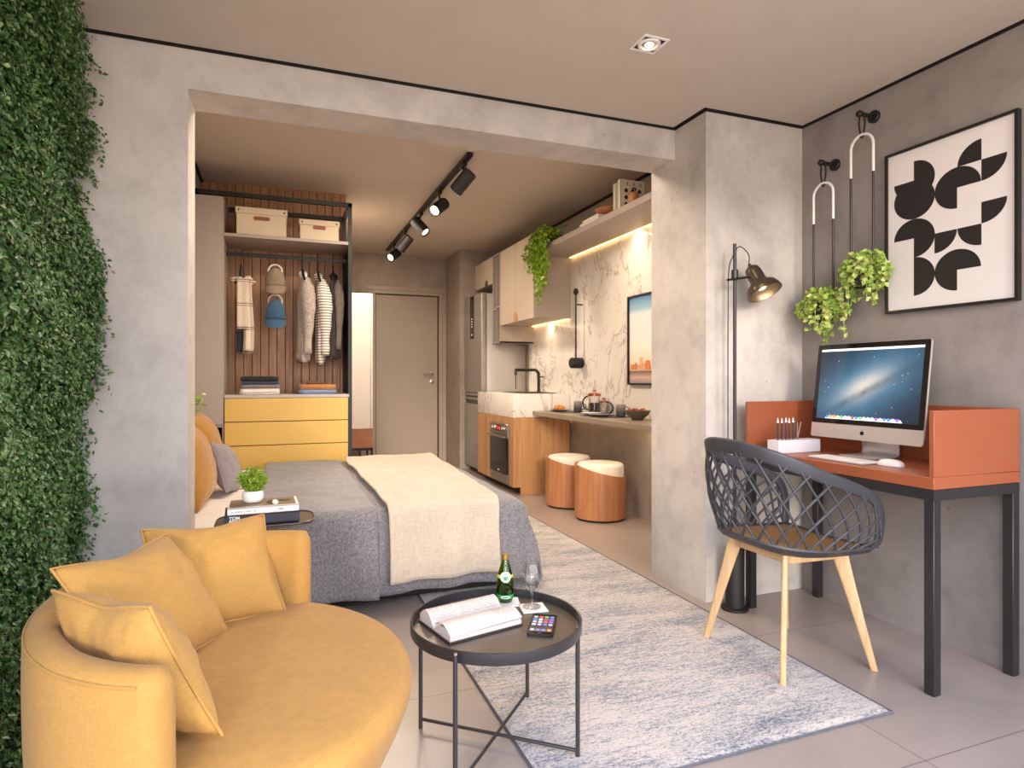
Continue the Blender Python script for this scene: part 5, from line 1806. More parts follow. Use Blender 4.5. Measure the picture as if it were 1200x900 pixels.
g = b.grid(mf, 40, 12, closed_u=True)
b.bm.faces.new([r[0] for r in g])
bmesh.ops.remove_doubles(b.bm, verts=b.bm.verts[:], dist=0.0003)
mouse = b.build('mouse', 'white', origin=(2.365, 1.845, DZ), smooth=60)
tag(mouse, 'white computer mouse beside the keyboard', 'mouse')

# pencil block
pb = thing('pencil_block', 'white block pencil holder at the left end of the desk', 'pencil holder', (2.37, 2.36, DZ))
b = MB(); b.box(2.238, 2.50, 2.325, 2.40, DZ + 0.0005, DZ + 0.062, 0.002, 1); b.build('block', 'lilac_white', pb)
b = MB()
PX = [2.268, 2.293, 2.318, 2.338, 2.363, 2.389]
for x in PX: b.cyl((x, 2.362), 0.0062, DZ + 0.0618, DZ + 0.0632, 12)
b.build('pencil_holes', 'black_matte', pb, smooth=0)
MAT['pencil_dark'] = plain('dark_pencil_lacquer', (52, 56, 62), 0.4)
pos = ['leftmost', 'second from the left', 'middle', 'fourth from the left', 'fifth from the left']
for k in range(5):
    x = PX[k]
    p = thing('pencil', 'dark pencil with white tip, %s in the white block' % pos[k], 'pencil', (x, 2.362, DZ + 0.06), 'dark pencils standing in the white block')
    h = 0.082 + (0.003, 0.002, 0.004, 0.001, 0.003)[k]
    b = MB(); b.lathe([(0, 0.0045), (0.0042, 0.0045), (0.0042, h), (0, h)], (x, 2.362, DZ + 0.06), 6); b.build('shaft', 'pencil_dark', p, smooth=0)
    b = MB(); b.lathe([(0.0046, h), (0.0046, h + 0.006), (0.0012, h + 0.024), (0, h + 0.025)], (x, 2.362, DZ + 0.06), 12); b.build('tip', 'paper', p)
sc_ = thing('scissors', 'grey scissors standing in the right end of the white block', 'scissors', (2.389, 2.362, DZ + 0.06))
for dx, nm in ((0.0, 'blade'), (0.022, 'blade')):
    b = MB(); b.tube([(2.389, 2.362, DZ + 0.0645), (2.389 + dx, 2.361, DZ + 0.146)], [0.0035, 0.002], 6); b.build(nm, 'steel', sc_)

# ================================================================== chair
chx, chy = 1.982, 2.02
ch = thing('desk_chair', 'charcoal lattice shell armchair with pale wooden legs at the desk', 'chair', (chx, chy, 0))
def cp(x, y, z): return Vector((chx + x, chy + y, z))
half = [(0.222, -0.230, 0.485), (0.236, -0.240, 0.535), (0.232, -0.246, 0.615), (0.195, -0.250, 0.68), (0.10, -0.254, 0.725), (-0.03, -0.256, 0.768), (-0.155, -0.242, 0.815), (-0.25, -0.19, 0.855), (-0.303, -0.095, 0.879), (-0.316, 0, 0.885)]
rim_ctrl = half + [(x, -y, z) for x, y, z in reversed(half[:-1])]
halfb = [(0.215, -0.222, 0.478), (0.17, -0.224, 0.478), (0.11, -0.226, 0.480), (0.05, -0.227, 0.482), (-0.02, -0.226, 0.486), (-0.09, -0.218, 0.492), (-0.16, -0.194, 0.500), (-0.215, -0.150, 0.510), (-0.248, -0.08, 0.518), (-0.258, 0, 0.522)]
base_ctrl = halfb + [(x, -y, z) for x, y, z in reversed(halfb[:-1])]
RS = [cp(*p) for p in spline(rim_ctrl, 161)]
BS = [cp(*p) for p in spline(base_ctrl, 161)]
def at(S, s):
    f_ = max(0.0, min(1.0, s)) * 160
    i = min(159, int(f_))
    return S[i].lerp(S[i + 1], f_ - i)
def shell(s, tt):
    p = at(BS, s).lerp(at(RS, 0.5 + (s - 0.5) * (0.90 if abs(s - 0.5) < 0.5 else 1)), tt)
    c = cp(-0.02, 0, p.z)
    d = (p - c); d.z = 0
    return p + d.normalized() * (0.022 * math.sin(PI * tt))
b = MB()
ups = []
for i, p in enumerate(RS):
    q = BS[i] - p
    if i < 26 or i > 134:
        k = (26 - i) / 26 if i < 26 else (i - 134) / 26
        q = q.normalized() * (1 - k) + Vector((-1, 0, 0.0)) * k
    ups.append(q)
ww = [0.036 + 0.026 * math.exp(-((i - 80) / 46.0) ** 2) for i in range(161)]
b.strip(RS, ups, ww, 0.016)
b.build('rim', 'chair_black', ch, smooth=60)
NL = 20
for sg in (1, -1):
    for k in range(NL + 4):
        s0 = (k - 1.0) / (NL + 1) if sg == 1 else (k - 2.0) / (NL + 1)
        s1 = s0 + sg * 0.135
        pts = []
        for i in range(13):
            tt = i / 12
            s = s0 + (s1 - s0) * tt
            if 0.022 <= s <= 0.978:
                pts.append(shell(s, tt))
        if len(pts) >= 4:
            b = MB()
            b.tube(pts, 0.0052, 8)
            b.build('lattice_bar', 'chair_black', ch, smooth=60)
# seat pan
b = MB()
def pan(zoff, k):
    def f(u, v):
        p = BS[min(160, int(round(u * 160)))]
        c = cp(0.02, 0, 0)
        q = Vector((c.x + (p.x - c.x) * v, c.y + (p.y - c.y) * v, 0))
        dip = 0.045 * (1 - v ** 2.2)
        z = p.z * v + (0.492) * (1 - v) - dip * k + zoff
        return q.x, q.y, z
    return f
nU = 80
top, bot = [], []
cen = cp(0.02, 0, 0)
vv = [0.0, 0.25, 0.5, 0.7, 0.85, 0.95, 1.0, 1.04]
ring_pts = [at(BS, i / nU) for i in range(nU + 1)]
# close the outline across the front with a soft bow
fr = [cp(0.225 + 0.012 * math.sin(PI * i / 8), 0.222 - 0.444 * i / 8, 0.478 - 0.012 * math.sin(PI * i / 8)) for i in range(1, 8)]
outl = ring_pts + fr
nO = len(outl)
def layer(vs_, zf):
    rows = []
    for v in vs_:
        rows.append([b.bm.verts.new((cen.x + (p.x - cen.x) * v, cen.y + (p.y - cen.y) * v, zf(v, p))) for p in outl])
    return rows
upz = lambda v, p: p.z * v + 0.484 * (1 - v) - 0.028 * (1 - v ** 2.5) + 0.008
dnz = lambda v, p: p.z * v + 0.470 * (1 - v) - 0.032 * (1 - v ** 3) - 0.014 * (1 if v < 1.03 else 0.2)
U = layer([0.001, 0.3, 0.6, 0.82, 0.95, 1.0, 1.035], upz)
D = layer([1.045, 1.03, 0.97, 0.85, 0.6, 0.3, 0.001], dnz)
rows = U + D
for A, B in zip(rows[:-1], rows[1:]):
    for k in range(nO):
        b.bm.faces.new((A[k], A[(k + 1) % nO], B[(k + 1) % nO], B[k]))
b.bm.faces.new(rows[0]); b.bm.faces.new(list(reversed(rows[-1])))
b.build('seat_shell', 'chair_black', ch, smooth=60)
b = MB()
U = layer([0.001, 0.3, 0.6, 0.80, 0.88, 0.90], lambda v, p: upz(v, p) + 0.014 * (1 if v < 0.86 else 0.5 if v < 0.89 else -0.2))
for A, B in zip(U[:-1], U[1:]):
    for k in range(nO):
        b.bm.faces.new((A[k], A[(k + 1) % nO], B[(k + 1) % nO], B[k]))
b.bm.faces.new(U[0])
b.build('seat_pad', 'seat_pad', ch, smooth=60)
# wooden legs
feet = [(-0.215, 0.238), (-0.222, -0.212), (0.222, -0.230), (0.212, 0.215)]
for fx, fy in feet:
    b = MB()
    tx, ty = fx * 0.60, fy * 0.62
    zt = 0.470 if fx < 0 else 0.458
    zb_ = 0.0135 if chx + fx < 1.977 else 0.0005
    rings = []
    for k, (q, w) in enumerate(((0.0, 0.013), (0.35, 0.0185), (0.7, 0.024), (0.9, 0.029), (1.0, 0.032))):
        x, y, z = fx + (tx - fx) * q, fy + (ty - fy) * q, zb_ + (zt - zb_) * q
        r = []
        ln = math.hypot(fx, fy); ux, uy = fx / ln, fy / ln          # flat boards set radially
        for a in range(12):
            ca, sa = math.cos(2 * PI * a / 12 + 0.26), math.sin(2 * PI * a / 12 + 0.26)
            ca = math.copysign(abs(ca) ** 0.45, ca) * w; sa = math.copysign(abs(sa) ** 0.45, sa) * 0.0115
            r.append(b.bm.verts.new(cp(x + ca * ux - sa * uy, y + ca * uy + sa * ux, z)))
        rings.append(r)
    for A, B in zip(rings[:-1], rings[1:]):
        for k in range(12): b.bm.faces.new((A[k], A[(k + 1) % 12], B[(k + 1) % 12], B[k]))
    b.bm.faces.new(list(reversed(rings[0]))); b.bm.faces.new(rings[-1])
    b.build('leg', 'ash', ch, smooth=50)
b = MB()
b.strip([cp(0.133, -0.145, 0.445), cp(0.133, 0.145, 0.445)], [(0, 0, 1)] * 2, 0.035, 0.022)
b.strip([cp(-0.133, -0.14, 0.45), cp(-0.133, 0.14, 0.45)], [(0, 0, 1)] * 2, 0.035, 0.022)
b.strip([cp(-0.14, -0.135, 0.447), cp(0.135, -0.14, 0.443)], [(0, 0, 1)] * 2, 0.035, 0.022)
b.strip([cp(-0.14, 0.135, 0.447), cp(0.135, 0.14, 0.443)], [(0, 0, 1)] * 2, 0.035, 0.022)
b.build('leg_frame', 'ash', ch, smooth=50)

# ================================================================== floor lamp
LPX, LPY = 2.140, 2.515
fl = thing('floor_lamp', 'slim black floor lamp with bronze bell shade in the corner', 'floor lamp', (LPX, LPY, 0))
b = MB(); b.lathe([(0, 0.0005), (0.066, 0.0005), (0.066, 0.012), (0.046, 0.016), (0.046, 0.30), (0.043, 0.305), (0, 0.305)], (LPX, LPY, 0), 36); b.build('base', 'black_matte', fl)
b = MB(); b.tube([(LPX, LPY, 0.30), (LPX, LPY, 1.825)], 0.0085, 12); b.build('pole', 'charcoal', fl)
b = MB(); b.cyl((LPX, LPY), 0.017, 1.645, 1.695, 20, 0.002); b.build('clamp', 'charcoal', fl)
b = MB(); b.tube([(LPX - 0.055, LPY - 0.012, 1.640), (LPX + 0.115, LPY - 0.02, 1.668)], 0.006, 10); b.build('arm', 'black', fl)
sh = Vector((LPX + 0.115, LPY - 0.02, 1.665))
ax = Vector((0.15, -0.45, -0.86)).normalized()
q = ax.to_track_quat('Z', 'Y').to_matrix().to_4x4()
b = MB()
pr = [(0, -0.062), (0.020, -0.060), (0.034, -0.048), (0.040, -0.02), (0.040, 0.022), (0.046, 0.036), (0.072, 0.056), (0.084, 0.082), (0.087, 0.100), (0.083, 0.100), (0.080, 0.083), (0.068, 0.060), (0.042, 0.040), (0.035, 0.022), (0.034, -0.03), (0, -0.045)]
b.lathe(pr, sh, 40, q); b.build('lamp_shade', 'brass_grey', fl, smooth=50)
MAT['bulb_warm'] = emit('bulb_warm', (255, 220, 170), 1.6)
b = MB(); b.lathe([(0, 0.006), (0.013, 0.010), (0.016, 0.03), (0.023, 0.055), (0.018, 0.072), (0, 0.078)], sh, 20, q); b.build('bulb', 'bulb_warm', fl)
b = MB(); b.lathe([(0, -0.078), (0.008, -0.076), (0.010, -0.060), (0, -0.058)], sh, 16, q); b.build('cap', 'brass_grey', fl)
b = MB()
top = sh - ax * 0.078
b.tube(spline([top, top + Vector((-0.004, 0, 0.05)), top + Vector((-0.06, 0.0, 0.085)), (LPX - 0.02, LPY - 0.01, 1.76), (LPX - 0.044, LPY - 0.008, 1.68), (LPX - 0.046, LPY - 0.006, 1.45), (LPX - 0.042, LPY, 1.0), (LPX - 0.040, LPY, 0.5), (LPX - 0.030, LPY, 0.302)], 70), 0.0028, 6); b.build('cable', 'charcoal', fl)
light('floor_lamp_bulb', 'POINT', sh + ax * 0.085, 1.0, WARM, shadow_soft_size=0.02)

# ================================================================== hanging planters
def planter(y, zhook, ztop, zw, zbot, label, seed, spread):
    """wall peg, leather loop, long U shaped tube (white above, dark below) holding a pot"""
    X = 2.615; hw = 0.061
    hk = thing('wall_hook', label[0], 'hook', (2.695, y, zhook), 'black wall pegs')
    b = MB(); b.lathe([(0, 0.0005), (0.030, 0.0005), (0.030, 0.012), (0.026, 0.016), (0, 0.016)], (2.70, y, zhook), 28, Matrix.Rotation(R(-90), 4, 'Y')); b.build('wall_disc', 'black', hk)
    b = MB(); b.tube([(2.69, y, zhook), (X - 0.012, y, zhook)], 0.010, 12); b.ball((X - 0.016, y, zhook), 0.0165); b.build('peg', 'black', hk)
    pl = thing('hanging_planter', label[1], 'planter', (X, y, zbot), 'tube planters hanging on the right wall')
    b = MB(); b.tube([(X - 0.002, y + 0.011, zhook + 0.004), (X - 0.001, y, zhook + 0.013), (X - 0.002, y - 0.011, zhook + 0.004), (X, y - 0.016, (zhook + ztop) / 2), (X, y - 0.006, ztop - 0.012), (X, y, ztop - 0.016), (X, y + 0.006, ztop - 0.012), (X, y + 0.016, (zhook + ztop) / 2)], 0.0042, 8, closed=True); b.build('leather_loop', 'black_matte', pl)
    arc = [(X, y + hw * math.cos(a), ztop - hw + hw * math.sin(a)) for a in [PI * k / 20 for k in range(21)]]
    b = MB(); b.tube([(X, y + hw, zw)] + arc + [(X, y - hw, zw)], 0.0064, 12); b.build('white_tube', 'white', pl)
    arc2 = [(X, y + hw * math.cos(a), zbot + hw + hw * math.sin(a)) for a in [-PI * k / 20 for k in range(21)]]
    b = MB(); b.tube([(X, y + hw, zw)] + arc2 + [(X, y - hw, zw)], 0.0056, 12); b.build('dark_tube', 'charcoal', pl)
    pz = zbot + 0.012
    b = MB(); b.lathe([(0, pz), (0.040, pz), (0.050, pz + 0.02), (0.053, pz + 0.085), (0.049, pz + 0.088), (0.046, pz + 0.07), (0, pz + 0.07)], (X, y, 0), 30); b.build('pot', 'black_matte', pl)
    rg = np.random.default_rng(seed)
    b = MB(); Vs, Fs, off = [], [], 0
    for k in range(54):
        a = rg.random() * 2 * PI
        out = (0.05 + 0.10 * rg.random()) * spread
        L = 0.01 + 0.17 * rg.random() ** 2.2
        dx, dy = math.cos(a) * 0.62, math.sin(a) * 1.05
        if dx > 0: dx *= 0.5
        c0 = Vector((X, y, pz + 0.07))
        P = spline([c0 + Vector((dx * 0.02, dy * 0.02, 0)), c0 + Vector((dx * out * 0.6, dy * out * 0.6, 0.045 + 0.04 * rg.random())), c0 + Vector((dx * out * 1.05, dy * out * 1.05, 0.012)), c0 + Vector((dx * out * 1.15, dy * out * 1.15, -L))], 14)
        b.tube(P, 0.0013, 5)
        c = np.array([list(p) for p in P[2:]])
        c = np.repeat(c, 2, axis=0) + rg.normal(0, 0.006, (2 * len(c), 3))
        c[:, 0] = np.minimum(c[:, 0], 2.682)
        n = len(c)
        V, F = leaves(rg, c, rg.normal(0, 0.55, (n, 3)) + np.array([-0.8, -0.35, 0.5]), rg.normal(0, 0.8, (n, 3)) + np.array([-0.15, 0, -0.35]), 0.030, 0.027)
        V[:, 0] = np.minimum(V[:, 0], 2.696)
        Vs.append(V); Fs.append(F + off); off += len(V)
    b.build('stems', 'pothos', pl)
    fast_mesh('leaves', np.concatenate(Vs), np.concatenate(Fs), 'pothos', pl)
planter(2.415, 2.255, 2.152, 1.955, 1.435, ('lower black wall peg, nearest the room corner', 'lower hanging planter with variegated foliage, nearest the room corner'), 3, 0.9)
planter(2.190, 2.415, 2.318, 2.125, 1.585, ('upper black wall peg, nearest the ceiling', 'upper hanging planter with variegated foliage, beside the framed print'), 9, 0.74)

# ================================================================== framed print
AX = 2.686
art = thing('framed_print', 'large black framed abstract print of black discs on the right wall', 'picture', (2.69, 1.837, 1.455))
b = MB()
fy0, fy1, fz0, fz1, fw = 1.556, 2.118, 1.455, 2.197, 0.0115
b.box(2.674, 2.6985, fy0, fy1, fz0, fz0 + fw); b.box(2.674, 2.6985, fy0, fy1, fz1 - fw, fz1)
b.box(2.674, 2.6985, fy0, fy0 + fw, fz0 + fw, fz1 - fw); b.box(2.674, 2.6985, fy1 - fw, fy1, fz0 + fw, fz1 - fw)
b.build('frame', 'black', art, smooth=0)
b = MB(); b.box(2.684, 2.6985, fy0 + fw, fy1 - fw, fz0 + fw, fz1 - fw)
MAT['print_paper'] = plain('print_paper', (226, 220, 216), 0.6, var=0.01)
pp_ = b.build('paper_sheet', 'print_paper', art, smooth=0)
gx = [2.076, 1.981, 1.887, 1.791, 1.694, 1.597]
gz = [2.130, 2.0435, 1.957, 1.870, 1.7835, 1.697, 1.6105, 1.524]
cy_, cz_ = 0.0955, 0.0866
b = MB()
cnt = [0]
def wedge(ci, ri, a0, a1):
    """pie slice about grid node (column ci, row ri); angles in degrees, 0 = right in the picture, 90 = up"""
    cnt[0] += 1
    n = max(6, int((a1 - a0) / 6))
    pts = [] if a1 - a0 >= 360 else [(0, 0)]
    for k in range(n + (0 if a1 - a0 >= 360 else 1)):
        a = R(a0 + (a1 - a0) * k / n)
        pts.append((cy_ * math.cos(a), cz_ * math.sin(a)))
    M = Matrix(((0, 0, -1, 2.6838 - cnt[0] * 0.00002), (-1, 0, 0, gx[ci]), (0, 1, 0, gz[ri]), (0, 0, 0, 1)))
    b.prism(pts, 0.0004, M)
wedge(1, 1, -180, 90); wedge(1, 2, 0, 360)
wedge(4, 1, 90, 180); wedge(4, 1, -90, 0); wedge(3, 2, 0, 270)
wedge(4, 3, -90, 0)
wedge(1, 4, -90, 180); wedge(1, 6, -90, 90)
wedge(2, 4, -90, 0); wedge(4, 4, 180, 270)
wedge(3, 6, 0, 270)
MAT['ink'] = plain('black_ink', (30, 25, 23), 0.6)
b.build('disc_shapes', 'ink', pp_, smooth=0)
# ================================================================== round tray table
TXc, TYc, TZ = 0.645, 1.848, 0.372
tt_ = thing('tray_table', 'round dark metal tray table on thin crossed legs', 'coffee table', (TXc, TYc, 0))
RT = 0.268
b = MB(); b.lathe([(0, TZ - 0.004), (RT - 0.002, TZ - 0.004), (RT, TZ), (RT, TZ + 0.030), (RT - 0.003, TZ + 0.0315), (RT - 0.006, TZ + 0.030), (RT - 0.007, TZ + 0.0015), (0, TZ + 0.0015)], (TXc, TYc, 0), 96); b.build('tray_rim', 'tray_metal', tt_, smooth=40)
b = MB(); b.lathe([(0, TZ + 0.0016), (RT - 0.0075, TZ + 0.0016), (RT - 0.0075, TZ + 0.003), (0, TZ + 0.003)], (TXc, TYc, 0), 96); b.build('tray_floor', 'tray_floor', tt_, smooth=40)
legs = [(0.847, 1.683), (0.442, 2.023), (0.836, 2.060), (0.454, 1.640)]
def zfl(x, y): return 0.0135 if (0.695 < x < 1.98 and y > 1.53) else 0.0005
for x, y in legs:
    b = MB(); b.tube([(x, y, zfl(x, y)), (x, y, TZ + 0.026)], 0.0068, 12); lg = b.build('leg', 'tray_metal', tt_)
    b = MB(); b.cyl((x, y), 0.0066, TZ + 0.026, TZ + 0.029, 12); b.build('leg_cap', 'chrome', lg)
for (p, q) in ((0, 1), (2, 3)):
    b = MB(); b.tube([(*legs[p], 0.030), (*legs[q], 0.030)], 0.0055, 10); b.build('stretcher', 'tray_metal', tt_)

ZT = TZ + 0.0035
# open book
bkx, bky = 0.530, 1.862
MAT['page'] = None
def page_mat():
    m = N('printed_page')
    sx = m.n('SeparateXYZ')
    m.l(m.coord(), sx.inputs[0])
    ln = m.math('FRACT', m.math('MULTIPLY', sx.outputs['Y'], 210.0))
    k = m.math('GREATER_THAN', ln, 0.5)
    wd = m.math('GREATER_THAN', m.noise(m.coord((260, 210, 1)), 1.0, 1), 0.42)
    col1 = m.math('LESS_THAN', m.math('ABSOLUTE', sx.outputs['X']), 0.118)
    gap = m.math('GREATER_THAN', m.math('ABSOLUTE', m.math('ADD', sx.outputs['X'], 0.03)), 0.006)
    mar = m.math('MULTIPLY', m.math('GREATER_THAN', m.math('ABSOLUTE', sx.outputs['Y']), 0.014), m.math('LESS_THAN', m.math('ABSOLUTE', sx.outputs['Y']), 0.088))
    up = m.math('GREATER_THAN', sx.outputs['Y'], 0.0)
    a = m.math('MULTIPLY', m.math('MULTIPLY', k, wd), m.math('MULTIPLY', col1, m.math('MULTIPLY', gap, mar)))
    part = m.math('MAXIMUM', up, m.math('GREATER_THAN', sx.outputs['X'], 0.045))
    m.color(m.mix(m.math('MULTIPLY', m.math('MULTIPLY', a, part), 0.42), lin((206, 194, 186)), lin((60, 54, 52))))
    m.set(Roughness=0.75)
    return m.m
MAT['page'] = page_mat()
ob = thing('open_book', 'open book lying on the round tray table', 'book', (0, 0, 0))
# built around the origin, spine along x, then placed
def pages(sg, hgt, depth):
    b = MB()
    n = 22
    prof = []
    for i in range(n + 1):
        u = i / n
        y = sg * depth * u
        z = 0.006 + hgt * (math.sin(min(1, u * 1.15) * PI * 0.62) * 0.98) * (1 - 0.55 * u ** 2.4) + 0.004 * (1 - u)
        prof.append((y, max(0.007, z)))
    L = 0.126
    rows = []
    for x in (-L, -L * 0.5, 0, L * 0.5, L):
        rows.append([b.bm.verts.new((x, y, z)) for y, z in prof] + [b.bm.verts.new((x, y, 0.0058)) for y, z in reversed(prof)])
    m = len(rows[0])
    for A, B in zip(rows[:-1], rows[1:]):
        for k in range(m): b.bm.faces.new((A[k], A[(k + 1) % m], B[(k + 1) % m], B[k]))
    b.bm.faces.new(rows[0]); b.bm.faces.new(list(reversed(rows[-1])))
    return b
pages(1, 0.054, 0.096).build('page_block', 'page', ob, smooth=30)
pages(-1, 0.034, 0.107).build('page_block', 'page', ob, smooth=30)
b = MB()
b.grid(lambda u, v: (-0.126 + 0.252 * u, -0.006 - 0.106 * v, 0.013 + 0.031 * math.sin(PI * (0.12 + 0.80 * v)) ** 0.9 + 0.006 * v * u), 12, 20)
b.solid(0.0006)
b.build('loose_page', 'page', ob, smooth=80)
b = MB(); b.box(-0.131, 0.131, -0.112, 0.101, 0.001, 0.0048, 0.0015, 1); b.build('cover', 'dark_plate', ob)
ob.location = (0.570, 1.893, ZT)
ob.rotation_euler = (0, 0, R(13))

# coasters, bottle, glass, phone
def coaster(x, y, rz, label):
    b = MB(); b.box(-0.043, 0.043, -0.041, 0.041, 0.0005, 0.005, 0.001, 1)
    o = b.build('coaster', 'white')
    o.location = (x, y, ZT); o.rotation_euler = (0, 0, rz)
    tag(o, label, 'coaster', 'square white coasters')
c1 = (0.742, 2.016); c2 = (0.806, 1.934)
coaster(*c1, R(-14), 'white square coaster under the green bottle')
coaster(*c2, R(-8), 'white square coaster under the wine glass')
bx, by = c1[0] - 0.004, c1[1] + 0.006
bz = ZT + 0.0055
bo = thing('bottle', 'green glass water bottle with gold cap on the tray table', 'bottle', (bx, by, bz))
pr = [(0, 0.004), (0.020, 0), (0.0245, 0.004), (0.0285, 0.020), (0.0305, 0.045), (0.030, 0.072), (0.0262, 0.10), (0.0195, 0.126), (0.0135, 0.148), (0.0108, 0.160), (0.0108, 0.170)]
inn = [(0.0088, 0.170), (0.0088, 0.160), (0.0115, 0.147), (0.0175, 0.125), (0.0242, 0.099), (0.028, 0.071), (0.0285, 0.046), (0.026, 0.02), (0.018, 0.006), (0, 0.007)]
b = MB(); b.lathe([(p.x, p.z) for p in spline([(r, 0, z) for r, z in pr], 50)] + [(max(0, p.x), p.z) for p in spline([(r, 0, z) for r, z in inn], 40)], (bx, by, bz), 40); b.build('glass_body', 'green_glass', bo, smooth=60)
b = MB(); b.lathe([(0, 0.0085), (0.017, 0.0085), (0.025, 0.022), (0.0276, 0.046), (0.0274, 0.062), (0, 0.062)], (bx, by, bz), 32)
MAT['water'] = thin_glass('water_green', (0.80, 0.88, 0.50), 0.0)
b.build('water', 'water', bo, smooth=60)
MAT['gold'] = plain('gold_cap', (190, 150, 80), 0.3, 0.8)
b = MB(); b.lathe([(0.0118, 0.157), (0.0122, 0.160), (0.0122, 0.176), (0.0105, 0.178), (0, 0.178), (0, 0.1705), (0.0112, 0.1705)], (bx, by, bz), 28); b.build('cap', 'gold', bo)
MAT['label_green'] = plain('label_green', (40, 150, 84), 0.5)
MAT['label_yellow'] = plain('label_yellow', (214, 206, 60), 0.5)
MAT['label_white'] = plain('label_white', (236, 240, 236), 0.5, var=0.01)
def rad_at(z):
    P = pr
    for (r0, z0), (r1, z1) in zip(P[1:-1], P[2:]):
        if z0 <= z <= z1: return r0 + (r1 - r0) * (z - z0) / (z1 - z0)
    return 0.03
face = math.atan2(-by, -bx) + 0.06
def wrap_disc(rad, zc, off, squash=1.0, ring=0.0):
    b = MB()
    n, m = 32, 7
    rows = []
    for j in range(m):
        rr_ = ring + (rad - ring) * j / (m - 1)
        row = []
        for k in range(n):
            a = 2 * PI * k / n
            dx, dz = rr_ * math.cos(a), rr_ * math.sin(a) * squash
            z = zc + dz
            rd = rad_at(z) + off
            th_ = face + dx / rd
            row.append(b.bm.verts.new((bx + rd * math.cos(th_), by + rd * math.sin(th_), bz + z)))
        rows.append(row)
    for A, B in zip(rows[:-1], rows[1:]):
        for k in range(n): b.bm.faces.new((A[k], A[(k + 1) % n], B[(k + 1) % n], B[k]))
    if ring == 0.0:
        bmesh.ops.remove_doubles(b.bm, verts=b.bm.verts[:], dist=1e-6)
    return b
def band(zlo, zhi, off):
    b = MB()
    rows = [[b.bm.verts.new((bx + (rad_at(z) + off) * math.cos(2 * PI * k / 40), by + (rad_at(z) + off) * math.sin(2 * PI * k / 40), bz + z)) for k in range(40)] for z in (zlo, (zlo + zhi) / 2, zhi)]
    for A, B in zip(rows[:-1], rows[1:]):
        for k in range(40): b.bm.faces.new((A[k], A[(k + 1) % 40], B[(k + 1) % 40], B[k]))
    return b
band(0.093, 0.104, 0.0005).build('neck_band', 'label_yellow', bo)
lb = wrap_disc(0.0195, 0.098, 0.0010, 0.95).build('round_label', 'label_white', bo, smooth=80)
wrap_disc(0.0085, 0.094, 0.0016, 0.9).build('label_emblem', 'label_green', lb, smooth=80)
band(0.018, 0.032, 0.0006).build('lower_label', 'label_green', bo)
lb2 = wrap_disc(0.018, 0.0235, 0.0011, 0.30).build('lower_label_oval', 'label_white', bo, smooth=80)
wrap_disc(0.013, 0.0235, 0.0016, 0.22).build('label_lettering', 'label_green', lb2, smooth=80)
bo.scale = (1.0, 1.0, 0.92)
# tiny green lettering band on the round label
wrap_disc(0.0105, 0.109, 0.0016, 0.20).build('label_lettering', 'label_green', lb, smooth=80)

gx_, gy_ = c2[0] - 0.002, c2[1] + 0.006
g = thing('wine_glass', 'empty clear wine glass on a white coaster', 'wine glass', (gx_, gy_, bz))
outer = [(0, 0.0005), (0.031, 0.0005), (0.031, 0.0018), (0.015, 0.004), (0.0045, 0.010), (0.0032, 0.022), (0.0034, 0.046), (0.006, 0.054), (0.020, 0.066), (0.0305, 0.086), (0.0325, 0.104), (0.0300, 0.128), (0.0268, 0.148)]
inner = [(0.0260, 0.148), (0.0291, 0.128), (0.0316, 0.104), (0.0296, 0.0868), (0.0192, 0.0675), (0.006, 0.0565), (0, 0.0555)]
b = MB(); b.lathe(outer + inner, (gx_, gy_, bz), 44); b.build('glass_body', 'glass', g, smooth=60)

ph = thing('phone', 'black smartphone with lit icon screen on the tray table', 'phone', (0, 0, 0))
b = MB(); b.prism(rrect(0.070, 0.140, 0.011), 0.0075, Matrix.Translation((0, 0, 0.0008))); b.build('phone_body', 'charcoal', ph, smooth=40)
b = MB(); b.prism(rrect(0.067, 0.137, 0.010), 0.0004, Matrix.Translation((0, 0, 0.0083))); b.build('front_glass', 'black_glass', ph, smooth=0)
def phone_bg():
    m = N('phone_wallpaper')
    sx = m.n('SeparateXYZ'); m.l(m.coord(), sx.inputs[0])
    f = m.math('ADD', m.math('MULTIPLY', sx.outputs['Y'], 7.0), 0.5)
    col = m.ramp(f, [(0.1, lin((214, 150, 150))), (0.35, lin((120, 96, 110))), (0.6, lin((160, 140, 150))), (0.9, lin((90, 84, 100)))])
    m.b.inputs['Base Color'].default_value = (0.01, 0.01, 0.01, 1)
    m.l(col, m.b.inputs['Emission Color']); m.b.inputs['Emission Strength'].default_value = 0.6
    m.set(Roughness=0.1)
    return m.m
MAT['phone_bg'] = phone_bg()
b = MB(); b.prism([(-0.0305, -0.053), (0.0305, -0.053), (0.0305, 0.055), (-0.0305, 0.055)], 0.0003, Matrix.Translation((0, 0, 0.0088))); scr = b.build('screen', 'phone_bg', ph, smooth=0)
rr = random.Random(9)
pal = ['screen_white', 'icon_blue', 'icon_orange', 'icon_green', 'icon_red', 'icon_grey', 'icon_violet']
for r_ in range(6):
    for c in range(4):
        if r_ == 4: continue
        b = MB()
        b.prism(rrect(0.0095, 0.0095, 0.0022, 3, -0.0225 + c * 0.015, 0.046 - r_ * 0.0178), 0.0003, Matrix.Translation((0, 0, 0.0092)))
        b.build('app_icon', pal[rr.choice([0, 0, 1, 2, 3, 4, 5, 5, 6])], scr, smooth=0)
b = MB(); b.prism([(0.005 * math.cos(2 * PI * k / 20), -0.061 + 0.005 * math.sin(2 * PI * k / 20)) for k in range(20)], 0.0003, Matrix.Translation((0, 0, 0.0088))); b.build('home_button', 'charcoal', ph, smooth=0)
ph.scale = (1.15, 1.15, 1.0)
ph.location = (0.776, 1.786, ZT); ph.rotation_euler = (0, 0, R(-30))

